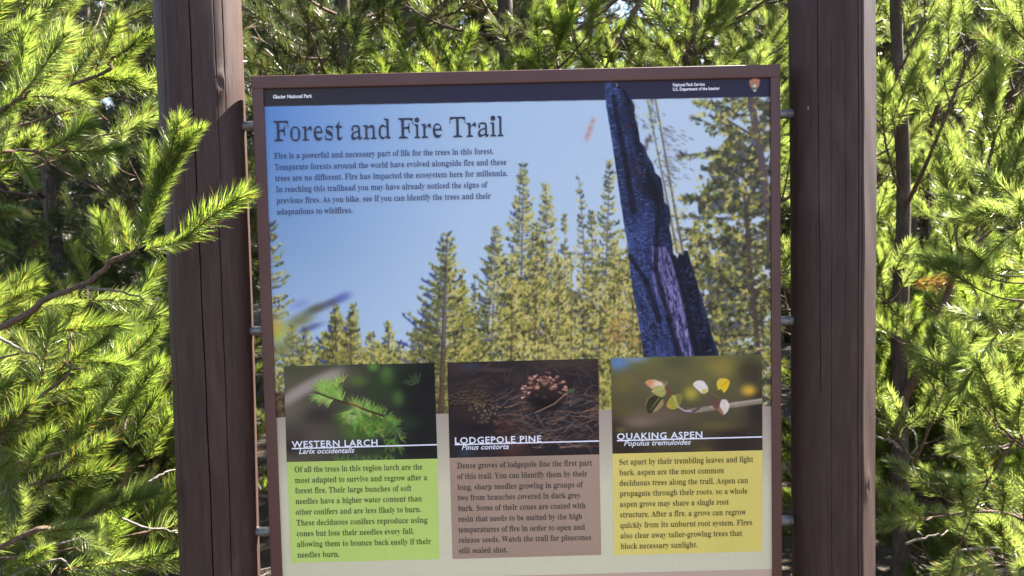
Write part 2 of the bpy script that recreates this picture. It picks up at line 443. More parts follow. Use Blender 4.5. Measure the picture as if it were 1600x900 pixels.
def conifer(c, xt, yt, yb, hw, r, k=0.5, dens=1.0, lean=0.0, base=.1, trunk=(78, 62, 50)):
    H = yb - yt
    c.path([(xt, yt), (xt + lean * .5, yt + H * .5), (xt + lean, yb)], .4, 1.2 + hw * .02, trunk, .8)
    y = yt + 2
    while y < yb:
        u = (y - yt) / H; x = xt + lean * u
        for sgn in (-1, 1):
            if r.random() > .55 + .4 * dens: continue
            l = 1.6 * hw * (base * .6 + (1 - base * .6) * u ** 1.05) * r.triangular(.25, 1.2, .8) + 1.5
            rise = l * r.uniform(.15, .75) * (1 - .5 * u); ex, ey = x + sgn * l, y - rise; mx, my = x + sgn * l * .6, y - rise * .2
            c.path([(x, y), (mx, my), (ex, ey)], .7, .4, (84, 70, 52), .7)
            kk = k + (.18 if sgn > 0 else -.2) + r.uniform(-.25, .25); m = int(l / 2.3 * min(dens, 1.25)) + 2
            tone = lit(r, kk); cold = sgn < 0 and r.random() < .16
            for q in range(m):
                t = 1 - r.random() ** 1.3 * .85; px = x + (ex - x) * t; py = y + (my - y) * min(1, t / .6) + (0 if t < .6 else (ey - my) * (t - .6) / .4)
                ln = r.uniform(2.2, 5.2) * (.7 + .3 * min(1, hw / 30)); an = -1.57 + sgn * .35 + r.gauss(0, .65)
                cc = (66, 80, 140) if cold and t > .6 else tone if r.random() < .6 else lit(r, kk)
                c.seg(px, py, px + math.cos(an) * ln, py + math.sin(an) * ln, 1.25, .5, cc, .92)
            if r.random() < .5: c.path([(x + sgn * l * .2, y + 2), (x + sgn * l * .7, y + 2 - rise * .3)], 1.4, .8, (44, 44, 40), .6)
        y += r.uniform(3.2, 6.6) * (1.25 - .5 * u) / (.5 + .5 * min(dens, 1.3))

def big_at(x, y): return noise2(np.array([[x * 1.0 - y * .12]]), np.array([[y * .3]]), 11, 61)[0, 0]

def paint_main():
    r = random.Random(21)
    c = Canvas(405, 112, 1210, 662, 1.0); X, Y = c.X, c.Y
    # printed sky
    u = np.clip((X - 411) / 790, 0, 1); v = np.clip((Y - 165) / 420, 0, 1)
    d = np.clip(np.hypot((X - 411) / 330, (Y - 165) / 700), 0, 1) ** .7
    A = np.array((88, 134, 205.)); B = np.array((159, 192, 230.)); C = np.array((206, 222, 237.))
    col = A + (B - A) * d[..., None]
    col = col + (C - col) * np.clip(.60 * u ** 1.3 + .45 * v ** 1.6, 0, .95)[..., None]
    c.a[:] = col
    # soft undergrowth of colour behind the printed trees
    sk = np.interp(X, [411, 480, 560, 640, 700, 760, 820, 880, 940, 1000, 1050, 1080, 1120, 1206], [585, 560, 560, 575, 560, 500, 400, 430, 440, 330, 400, 330, 190, 120])
    n1 = noise2(X, Y, 20, 51); n2 = noise2(X, Y, 8, 52); n3 = noise2(X, Y, 3.5, 53)
    m = np.clip((Y - sk) / 60, 0, 1) * .75 + (n1 - .5) * .9 + (n2 - .5) * .7 + (n3 - .5) * .5
    m = np.clip((m - np.where(X > 1040, .42, .27)) * 5, 0, 1) * np.clip((Y - sk + 30) / 20, 0, 1)
    q = noise2(X, Y, 11, 54) * .5 + noise2(X, Y, 4, 55) * .5
    q = np.clip((q - .3) * 2.4, 0, 1) * np.where((X > 1090) & (Y < 520), .45, 1)
    uc = np.array((46, 48, 40.)) + (np.array((168, 160, 88.)) - np.array((46, 48, 40.))) * q[..., None]
    c.a += (uc - c.a) * (m * .92)[..., None]
    # far thin trees and forest mass, right half
    for x, y, hw, k, dn, ln in ((425, 350, 26, .35, .8, 0), (818, 258, 46, .55, .95, -8), (853, 288, 36, .66, .95, 6), (905, 278, 26, .5, .35, 26), (882, 335, 18, .45, .8, 2),
                            (953, 250, 34, .42, .8, -14), (775, 355, 48, .22, 1.1, -10), (742, 430, 18, .4, .5, 0), (722, 425, 14, .45, .5, 3), (838, 350, 40, .45, 1.1, 0), (925, 330, 34, .4, .9, 0),
                            (800, 400, 36, .5, 1.1, 0), (870, 400, 40, .55, 1.1, 0), (960, 380, 40, .5, 1.0, 0), (1000, 300, 30, .4, .7, 0)):
        if x == 425:
            conifer(c, x - 4, y, 500, hw, r, k, dn, 0, .5); continue
        conifer(c, x, y, 655, hw, r, k, dn * 1.15, ln)
    for i in range(9000):
        x = r.uniform(765, 1206); base_y = 430 - 40 * math.sin((x - 760) / 90) if x < 960 else 330
        y = base_y + (655 - base_y) * r.random() ** .8
        if noise2(np.array([[x]]), np.array([[y]]), 16, 5)[0, 0] < .30 + .25 * max(0, (480 - y) / 130): continue
        nz = noise2(np.array([[x + 900]]), np.array([[y]]), 22, 8)[0, 0]
        an = r.uniform(-3.1, 3.1); l = r.uniform(2, 6)
        if 1130 < x and y < 540: kk = .16
        else: kk = .28 + .5 * nz
        c.seg(x, y, x + math.cos(an) * l, y + math.sin(an) * l * .8, 1.5, .7, lit(r, kk), .88)
    for x in (800, 835, 852, 872, 893, 912, 938, 968, 990, 1128, 1150):
        c.path([(x, 410 + r.uniform(-30, 60)), (x + r.uniform(-4, 4), 650)], .5, 1.3, (70, 55, 48), .75)
    c.path([(800, 465), (845, 520), (905, 575)], .6, 1.2, (110, 90, 84), .9)
    for i in range(1100):
        x = r.uniform(765, 1205); y = 360 + 215 * r.random() ** 1.7
        if noise2(np.array([[x]]), np.array([[y]]), 13, 71)[0, 0] < .55: continue
        a_ = r.uniform(0, 3.1); c.seg(x, y, x + math.cos(a_) * 3, y + math.sin(a_) * 3, 1.1, .5, (196, 208, 228), .75)
    for i in range(1500):
        x = r.uniform(765, 1000); y = r.uniform(400, 600)
        if noise2(np.array([[x]]), np.array([[y]]), 9, 72)[0, 0] < .5: continue
        a_ = r.uniform(-2.6, -.5); c.seg(x, y, x + math.cos(a_) * 4, y + math.sin(a_) * 4, 1.2, .5, (224, 212, 128), .7)
    for i in range(60):                      # warm rusty patches
        x, y = 975 + r.gauss(0, 22), 515 + r.gauss(0, 16); c.blob(x, y, 3, 2, (205, 150, 96), .5)
    # right-hand pine: trunk and dark feathery boughs
    c.path([(1172, 150), (1184, 215), (1196, 300), (1206, 390)], 5.5, 6.5, (92, 78, 84))
    c.path([(1150, 200), (1165, 300), (1170, 400), (1186, 560)], 2.2, 4, (84, 68, 66))
    c.path([(1100, 160), (1140, 190), (1190, 220)], 1, 2, (74, 66, 60))
    for i in range(64):
        x1 = r.uniform(1050, 1120) if r.random() < .55 else r.uniform(1100, 1150); y1 = r.uniform(158, 600); x0 = r.uniform(1165, 1206); y0 = y1 + r.uniform(-30, 46)
        n = 16; c.path([(x0, y0), ((x0 + x1) / 2, (y0 + y1) / 2 + 8), (x1, y1)], 1.3, .6, (72, 64, 54), .9)
        for q in range(26):
            t = r.random() ** .7; x = x0 + (x1 - x0) * t; y = y0 + (y1 - y0) * t + 8 * math.sin(t * 3.1)
            a0 = 3.14 + r.uniform(-.9, .9); tone = (58, 60, 50) if r.random() < .4 else lit(r, .3); tone = tone if r.random() < .85 else (92, 100, 130)
            for w_ in range(7):
                an = a0 + r.uniform(-.8, .8); l = r.uniform(5, 11); c.seg(x, y, x + math.cos(an) * l, y + math.sin(an) * l, .95, .35, [v + r.uniform(-14, 14) for v in tone], .8)
    c.path([(1172, 150), (1184, 215), (1196, 300), (1206, 390)], 4.5, 5.5, (92, 80, 84), .75); c.path([(1160, 260), (1170, 400), (1186, 560)], 2.0, 3.4, (76, 62, 60), .7)
    for i in range(420):
        x, y = r.uniform(1085, 1206), r.uniform(158, 600)
        if noise2(np.array([[x]]), np.array([[y]]), 24, 3)[0, 0] < .4: continue
        a0 = r.uniform(-3.1, 3.1); tone = lit(r, .38)
        for w_ in range(6):
            an = a0 + r.uniform(-.7, .7); l = r.uniform(4, 9); c.seg(x, y, x + math.cos(an) * l, y + math.sin(an) * l, .95, .35, [v + r.uniform(-12, 12) for v in tone], .8)
    # twin bare stems right of the stump
    c.path([(1012, 158), (1030, 250), (1046, 330), (1058, 395)], .9, 1.6, (110, 98, 88))
    c.path([(1024, 155), (1040, 245), (1055, 330), (1068, 400)], 1.0, 1.8, (98, 86, 78))
    for i in range(150):
        t = r.random(); x = 1012 + 50 * t + r.gauss(0, 10); y = 158 + 240 * t; c.seg(x, y, x + r.uniform(-7, 7), y - r.uniform(1, 5), .9, .4, lit(r, .55), .85)
    for i in range(120):
        x = 1035 + abs(r.gauss(0, 18)); y = r.uniform(195, 290); c.seg(x, y, x + 6, y + 3, .8, .4, (96, 92, 92), .6)
    # left trees
    for x, y, hw, k, dn, ln, yb in ((457, 508, 24, .4, 1.2, 0, 600), (478, 512, 20, .4, 1, 0, 600), (525, 478, 24, .42, 1.2, -4, 600), (553, 475, 22, .48, 1.2, -10, 600), (505, 520, 22, .45, 1, 0, 600), (580, 520, 20, .6, 1.2, 0, 600),
                                    (607, 503, 18, .55, 1.2, 0, 600), (625, 535, 18, .6, 1.2, 0, 600), (592, 540, 20, .6, 1.3, 0, 600), (650, 500, 14, .35, .8, 0, 600), (665, 470, 18, .3, .8, 0, 655), (722, 440, 30, .5, 1, 0, 655), (740, 505, 24, .6, 1.3, 0, 655), (645, 545, 18, .6, 1.2, 0, 600)):
        conifer(c, x, y, yb, hw, r, k, dn * 1.3, ln)
    for i in range(3200):
        x = r.uniform(411, 770); y = 655 - (655 - 535) * r.random()
        if y < 548 + 12 * math.sin(x / 14): continue
        an = r.uniform(-3.1, 3.1); c.seg(x, y, x + math.cos(an) * 4, y + math.sin(an) * 4, 1.5, .7, lit(r, .55), .9)
    for i in range(500):
        x = r.uniform(412, 445); y = r.uniform(615, 655); an = r.uniform(-3.1, 3.1); c.seg(x, y, x + math.cos(an) * 6, y + math.sin(an) * 6, 1.2, .6, (50, 42, 36) if r.random() < .5 else (120, 100, 70), .8)
    conifer(c, 698, 365, 655, 62, r, .44, 1.35, -12); conifer(c, 699, 410, 655, 50, r, .30, 1.0, -8)
    c.path([(699, 372), (694, 470), (690, 560), (686, 655)], .5, 1.5, (70, 48, 42), .75)
    # out-of-focus spray at the left edge
    for x, y, rx, ry, col, a in ((432, 520, 26, 18, (172, 180, 84), .95), (428, 508, 14, 12, (196, 170, 86), .7), (470, 500, 22, 10, (118, 120, 78), .85), (495, 482, 22, 7, (84, 84, 72), .85), (520, 472, 16, 6, (80, 82, 120), .8), (536, 464, 14, 7, (92, 104, 184), .75),
                                 (468, 475, 16, 7, (128, 144, 206), .6), (485, 512, 20, 5, (72, 80, 128), .7), (440, 545, 24, 12, (126, 128, 78), .8), (422, 590, 8, 22, (204, 194, 110), .8), (417, 575, 5, 14, (226, 214, 150), .6)):
        c.blob(x, y, rx, ry, col, a, -.35 if rx > ry else 0, 1.4)
    for x, y, k_ in ((525, 480, 14), (548, 490, 12)): conifer(c, x, y, 575, k_ + 6, r, .45, 1.2, 0)
    # red-brown smear of a seed in the printed sky
    for x, y, rr_ in ((926, 190, 4), (922, 202, 5), (918, 213, 5)): c.blob(x, y, rr_ * .8, rr_ * 1.3, (186, 130, 122), .8, .3)
    for y in (196, 206, 216): c.seg(916, y, 928, y - 3, .7, .7, (206, 196, 220), .7)
    b = c.a                                  # the print itself is a little soft
    b[1:-1] = b[:-2] * .25 + b[1:-1] * .5 + b[2:] * .25; b[:, 1:-1] = b[:, :-2] * .25 + b[:, 1:-1] * .5 + b[:, 2:] * .25
    # header band: dark print, with a reflection tint painted in towards the right
    hb = np.clip((X - 411) / 330, 0, 1)[..., None]
    h2 = np.clip((X - 640) / 560, 0, 1)[..., None]
    hc = np.array((47, 44, 48.)) * (1 - hb) + np.array((43, 42, 68.)) * hb
    hc = hc * (1 - .45 * h2) + np.array((47, 42, 66.)) * .45 * h2
    yb = 166.5 - (X - 411) * .0193
    m = np.clip((yb - Y) + .5, 0, 1)[..., None]
    c.a = c.a * (1 - m) + hc * m
    # charred stump
    pts = [(945, 128), (950, 126), (961, 127), (966, 133), (976, 141), (985, 151), (991, 166), (992, 184), (997, 200), (1000, 221), (1008, 229), (1012, 243), (1020, 256), (1024, 270), (1033, 278), (1036, 296), (1038, 315), (1045, 322), (1048, 340), (1046, 356), (1050, 376),
           (1052, 396), (1058, 404), (1062, 395), (1068, 400), (1069, 391), (1075, 392), (1080, 412), (1086, 432), (1095, 460), (1104, 490), (1112, 522), (1124, 556), (1006, 558), (1001, 524), (996, 490), (989, 455), (984, 420), (981, 385), (975, 350), (969, 310), (964, 275), (959, 240), (953, 200), (947, 165)]
    sl, al = c.poly(pts, None, mask=True)
    Xs, Ys = X[sl], Y[sl]
    ax = Xs - np.interp(Ys, [126, 300, 558], [945, 967, 1006]); wdt = np.interp(Ys, [126, 165, 230, 330, 420, 556], [22, 44, 46, 72, 98, 118]); t = ax / wdt
    lines = noise2(ax * 3.2 - (Ys - 126) * .06, Ys * .11, 5, 31); chk = noise2(ax, Ys * 2.6, 2.6, 33); big = noise2(ax, Ys * .35, 13, 35)
    br = .18 + .55 * (lines > .55) * (lines - .3) + .75 * chk ** 3 + .35 * (1 - t) ** 2 * .6
    br = br * (.35 + 1.2 * big)
    dark = np.array((24, 22, 44.)); blue = np.array((66, 88, 150.))
    col = dark + (blue - dark) * np.clip(br, 0, 1)[..., None]
    col *= (1 - .55 * np.exp(-((t - .86) / .16) ** 2))[..., None]
    c.a[sl] = c.a[sl] * (1 - al[..., None]) + col * al[..., None]
    for i in range(3200):                    # checked, blistered charcoal
        y = r.uniform(135, 555); wl = np.interp(y, [126, 300, 558], [945, 967, 1006]); ww = np.interp(y, [126, 165, 230, 330, 420, 556], [18, 40, 42, 66, 92, 112]); t_ = r.random(); x = wl + ww * t_
        if big_at(x, y) < .42 + .3 * (t_ - .4): continue
        l = r.uniform(1.5, 4.5); k_ = r.random(); cc = (104, 126, 184) if k_ < .2 else (56, 74, 132) if k_ < .5 else (18, 17, 34)
        c.seg(x, y, x + l, y - l * r.uniform(-.1, .5), .65, .4, cc, .6, .8)
    # pale bared wood streak
    for i in range(900):
        u_ = r.random(); y = 386 + 170 * u_; cx = 1030 + 34 * u_ + (10 if u_ > .4 else 0) * u_; hw = 9 + 9 * math.sin(min(1, u_ * 1.4) * 3.1)
        if y > 520 and r.random() < .6: continue
        x = cx + r.uniform(-hw, hw) * 1.15; l = r.uniform(4, 13)
        cc = r.choice(((136, 130, 190), (112, 108, 170), (160, 156, 206), (62, 56, 100), (40, 34, 66)))
        c.seg(x, y, x + l * .17, y + l, .8, .4, cc, .75)
    for i in range(260):
        u_ = r.random(); y = 400 + 150 * u_; x = 992 + 22 * u_ + r.uniform(-3, 30) * (.3 + u_ * .5); c.seg(x, y, x + 2, y + r.uniform(2, 6), .7, .4, r.choice(((62, 84, 142), (28, 30, 56), (92, 112, 168))), .6)
    for pl in ([(1052, 402), (1070, 470), (1090, 556)], [(1028, 330), (1024, 420), (1046, 500), (1062, 556)], [(984, 400), (1010, 440), (1030, 500)], [(958, 150), (975, 240), (990, 330)]):
        c.path(pl, 3.5, 5, (16, 14, 28), .7, 3)
    for i in range(30): c.blob(r.gauss(1000, 16), r.uniform(150, 300), 3, 4, (60, 36, 52), .5)
    c.poly([(961, 127), (966, 133), (964, 136)], (160, 140, 130), .9)
    # arrowhead emblem
    ah = [(1170, 127), (1173, 124.5), (1175.5, 123), (1177, 121.5), (1181, 121), (1182, 123), (1186, 123.5), (1187.5, 127), (1186, 134), (1182.5, 140), (1179.5, 144), (1176, 141), (1172.5, 135)]
    c.poly(ah, (176, 118, 100)); c.poly([(1172, 130), (1175, 127), (1179, 131), (1185, 132), (1182, 139), (1175, 138)], (150, 132, 112), .7)
    c.poly([(1176, 136), (1179, 131), (1182.5, 135), (1181, 137)], (214, 208, 204)); c.poly([(1174, 137), (1184, 136), (1181, 141), (1177, 141)], (92, 104, 76)); c.poly([(1177, 141), (1182, 140), (1180, 143), (1178, 143)], (230, 232, 232))
    c.seg(1172, 126, 1186, 125, .6, .6, (206, 160, 140), .7)
    c.a += NR.normal(0, 2.2, c.a.shape)
    return c

def paint_larch():
    r = random.Random(5); c = Canvas(440, 562, 690, 722, 1.4); X, Y = c.X, c.Y
    t = np.clip((X - 443) / 240, 0, 1)[..., None]; c.a[:] = np.array((88, 86, 72.)) * (1 - t) + np.array((28, 36, 34.)) * t
    B = c.blob
    for x, y, rx, ry, col, a in ((450, 575, 50, 14, (74, 78, 58), .9), (455, 640, 40, 20, (104, 100, 88), .7), (460, 680, 30, 18, (64, 58, 58), .8), (500, 650, 30, 16, (50, 44, 46), .8), (500, 680, 24, 20, (84, 76, 74), .7), (452, 700, 30, 12, (44, 38, 40), .8), (540, 588, 34, 14, (92, 90, 70), .8),
                                 (600, 600, 30, 26, (46, 66, 40), .9), (640, 600, 24, 30, (26, 38, 30), .9), (660, 650, 30, 60, (24, 26, 32), .95), (630, 700, 50, 12, (24, 26, 30), .9), (672, 590, 20, 30, (22, 24, 30), .9), (583, 573, 9, 7, (92, 140, 58), .9), (604, 585, 10, 14, (84, 124, 60), .75), (606, 592, 6, 6, (52, 80, 42), .6),
                                 (622, 622, 10, 12, (78, 116, 56), .7), (560, 596, 14, 8, (90, 118, 54), .6), (556, 650, 24, 16, (92, 132, 54), .8), (560, 675, 28, 14, (84, 120, 50), .8), (580, 665, 18, 16, (66, 104, 42), .8), (590, 640, 10, 6, (120, 160, 70), .7), (640, 660, 20, 12, (40, 64, 40), .6), (600, 706, 26, 8, (62, 88, 44), .5), (515, 596, 12, 14, (92, 122, 58), .5)):
        B(x, y, rx, ry, col, a, 0, 1.3)
    for i in range(26):
        x = 446 + i * 3.2; B(x, 626 - i * 2.3 + (i * i) * .028, 15, 7.5, (158, 148, 146), .36, -.62)
    def fan(x, y, a0, a1, n, l, col, w=.65):
        for i in range(n):
            a = a0 + (a1 - a0) * r.random(); ll = l * r.uniform(.55, 1.05); q = r.uniform(-.25, .25); cc = [v * r.uniform(.72, 1.12) for v in col]
            mx, my = x + math.cos(a) * ll * .5, y + math.sin(a) * ll * .5
            c.path([(x, y), (mx, my), (mx + math.cos(a + q) * ll * .5, my + math.sin(a + q) * ll * .5)], w, .35, cc, .9, .9)
    for i in range(26):
        x = r.uniform(520, 612); y = 606 + (x - 500) * .42 + r.uniform(-8, 46); B(x, y, r.uniform(5, 13), r.uniform(3, 7), r.choice(((84, 124, 50), (104, 146, 60), (60, 92, 42), (48, 72, 38))), .5, r.uniform(-1, 1))
    g = (158, 196, 98); g2 = (120, 162, 72)
    for i in range(8): fan(503 + i * 4.4, 612 + i * 2.1, -2.9, -1.0, 20, 26 - abs(i - 3), g if i % 2 else g2)
    for i in range(5): fan(500 + i * 5, 618 + i * 1.6, 2.2, 3.4, 13, 18, g)
    for i in range(6): fan(553 + i * 5, 638 + i * 2.5, -2.4, -.7, 16, 23, g if i % 2 else g2)
    for i in range(5): fan(560 - i * 2, 636 + i * 1.2, 1.2, 2.9, 20, 26, (150, 186, 104))
    for i in range(6): fan(585 + i * 6, 646 + i * 4, -2.6, -.2, 14, 18, g2)
    for i in range(6): fan(600 + i * 4, 655 + i * 3, .2, 2.6, 12, 20, (82, 116, 62))
    for i in range(4): fan(570 + i * 10, 668, -2.6, -1, 14, 18, (96, 136, 56), .8)
    for i in range(6): fan(645 + i * 2, 602 - i, -3, -1.2, 5, 20, (60, 84, 62), .45)
    for i in range(7): fan(530 + i * 14, 722, -2.6, -.6, 12, 14, (92, 132, 66), .5)
    for i in range(16): fan(548 + i * 5.2, 650 + i * 2.6 + r.uniform(-5, 18), r.uniform(-3.1, 0), r.uniform(.2, 2.8), 9, r.uniform(9, 20), r.choice((g2, (90, 128, 62), (70, 102, 52))), .6)
    for i in range(9): fan(498 + r.uniform(0, 40), 596 + r.uniform(0, 16), -2.6, -.8, 8, 16, g, .55)
    c.path([(505, 618), (530, 626), (556, 634), (575, 642), (600, 650)], 1.1, 1.6, (60, 44, 36)); c.path([(545, 629), (565, 637)], 1.6, 1.2, (150, 96, 76), .8)
    c.a += NR.normal(0, 1.6, c.a.shape); return c

def paint_cones():
    r = random.Random(9); c = Canvas(696, 556, 942, 716, 1.4)
    c.a[:] = (38, 34, 40)
    for i in range(60): c.blob(r.uniform(700, 940), r.uniform(560, 625), r.uniform(8, 24), r.uniform(4, 10), r.choice(((60, 50, 50), (48, 42, 46), (34, 30, 38), (70, 58, 52))), .5)
    c.blob(735, 572, 18, 6, (56, 70, 92), .6)
    for i in range(70):
        x, y = r.uniform(698, 940), r.uniform(560, 625); a = r.uniform(-.6, .6) if r.random() < .6 else r.uniform(-1.6, 1.6); l = r.uniform(12, 45)
        c.seg(x, y, x + math.cos(a) * l, y + math.sin(a) * l, .9, .5, r.choice(((104, 84, 78), (84, 68, 64), (66, 56, 58))), .5, 2)
    for i in range(420):
        x, y = r.uniform(770, 945), r.uniform(615, 700); a = r.gauss(-.15, .45); l = r.uniform(10, 42); k = r.random()
        col = (176, 138, 116) if k < .12 else (128, 98, 80) if k < .4 else (84, 66, 62) if k < .75 else (70, 84, 98)
        c.path([(x, y), (x + math.cos(a) * l * .5, y + math.sin(a) * l * .5 + r.uniform(-2, 2)), (x + math.cos(a) * l, y + math.sin(a) * l)], .6, .3, col, .75, .9)
    for i in range(60):
        x, y = r.uniform(700, 790), r.uniform(690, 716); c.seg(x, y, x + r.uniform(-20, 20), y + r.uniform(-6, 6), .6, .4, (58, 56, 62), .5)
    # closed cone, left
    c.blob(738, 634, 34, 25, (50, 42, 40), .95, .25, 2)
    for i in range(13):
        for k in range(8):
            a = -2.9 + i * .235; rr = 8 + k * 3.5; x = 735 + math.cos(a) * rr * 1.15 + r.uniform(-2, 2) + k * .6 * (a > -1.5); y = 634 + math.sin(a) * rr * .72 + r.uniform(-1.5, 1.5)
            c.blob(x + r.uniform(-.8, .8), y, 1.9, 1.2, (124 - k * 2, 104 - k * 2, 78), .85); c.blob(x, y + 1.8, 2.2, 1.1, (28, 24, 28), .7)
    for i in range(40):
        x = 742 + r.uniform(-2, 40); y = 645 + (x - 742) * .1 + r.uniform(-14, 16); c.blob(x, y, 1.7, 1.4, (150, 134, 112), .75)
    c.poly([(731, 642), (735, 632), (739, 642)], (118, 104, 66), .5)
    c.blob(748, 668, 34, 8, (28, 24, 32), .9); c.blob(792, 668, 20, 18, (74, 46, 46), .5); c.blob(800, 700, 22, 16, (96, 62, 58), .6); c.blob(728, 708, 12, 6, (52, 72, 96), .6)
    # open cone, right
    c.blob(852, 626, 30, 18, (22, 18, 24), .98, 0, 2.2); c.blob(856, 612, 26, 12, (48, 34, 36), .9, 0, 2)
    for ring, (n, rx, ry, s) in enumerate(((17, 30, 20, 5.4), (13, 21, 14, 5.0), (9, 12, 8, 4.2))):
        for i in range(n):
            a = -math.pi - .28 + i * (math.pi + .56) / (n - 1); x = 851 + math.cos(a) * rx; y = 604 + math.sin(a) * ry + (9 if ring == 0 else 3)
            x += r.uniform(-3.5, 3.5); y += r.uniform(-2.5, 2.5); s = r.uniform(3.6, 6.2); a += r.uniform(-.5, .5); col = r.choice(((196, 146, 130), (176, 122, 108), (212, 168, 150), (150, 100, 90))); ca, sa = math.cos(a), math.sin(a)
            q = [(x + ca * s - sa * s * .55, y + sa * s * .7 + ca * s * .5), (x + ca * s * 1.15, y + sa * s), (x + ca * s + sa * s * .6, y + sa * s * .7 - ca * s * .5), (x - ca * s * .7, y - sa * s * .6)]
            if r.random() < .25: continue
            c.poly(q, col, .95); c.seg(x - ca * s * .7, y - sa * s * .6 + 1.6, x + ca * s * .5, y + sa * s * .4 + 2, .9, .6, (40, 26, 28), .8)
    for i in range(54):
        a = r.uniform(-3.35, .2); q_ = r.uniform(.35, 1.05); x = 851 + math.cos(a) * 30 * q_; y = 607 + math.sin(a) * 24 * q_; s = r.uniform(2.6, 4.8); b_ = r.uniform(-.9, .9) + a
        col = r.choice(((190, 142, 126), (160, 112, 100), (206, 164, 146), (112, 78, 72), (70, 48, 48), (48, 34, 36)))
        c.poly([(x + math.cos(b_ + k) * s * m_, y + math.sin(b_ + k) * s * .75 * m_) for k, m_ in ((0, 1), (.8, .9), (1.9, .6), (3.1, .8), (4.4, .6), (5.5, .9))], col, .9)
        c.seg(x - s * .8, y + s * .7, x + s * .8, y + s * .8, .8, .6, (36, 24, 28), .7)
    for x, y in ((820, 612), (838, 606), (862, 607), (829, 598), (851, 600)): c.blob(x, y, 4, 2.6, (198, 156, 130), .7)
    for x, y in ((851, 620), (838, 618)): c.blob(x, y, 2, 2, (92, 86, 92), .7)
    c.poly([(882, 616), (890, 607), (900, 608), (893, 613)], (66, 106, 62), .85); c.path([(882, 617), (866, 631), (836, 645)], .9, .7, (150, 130, 96))
    c.a += NR.normal(0, 1.6, c.a.shape); return c

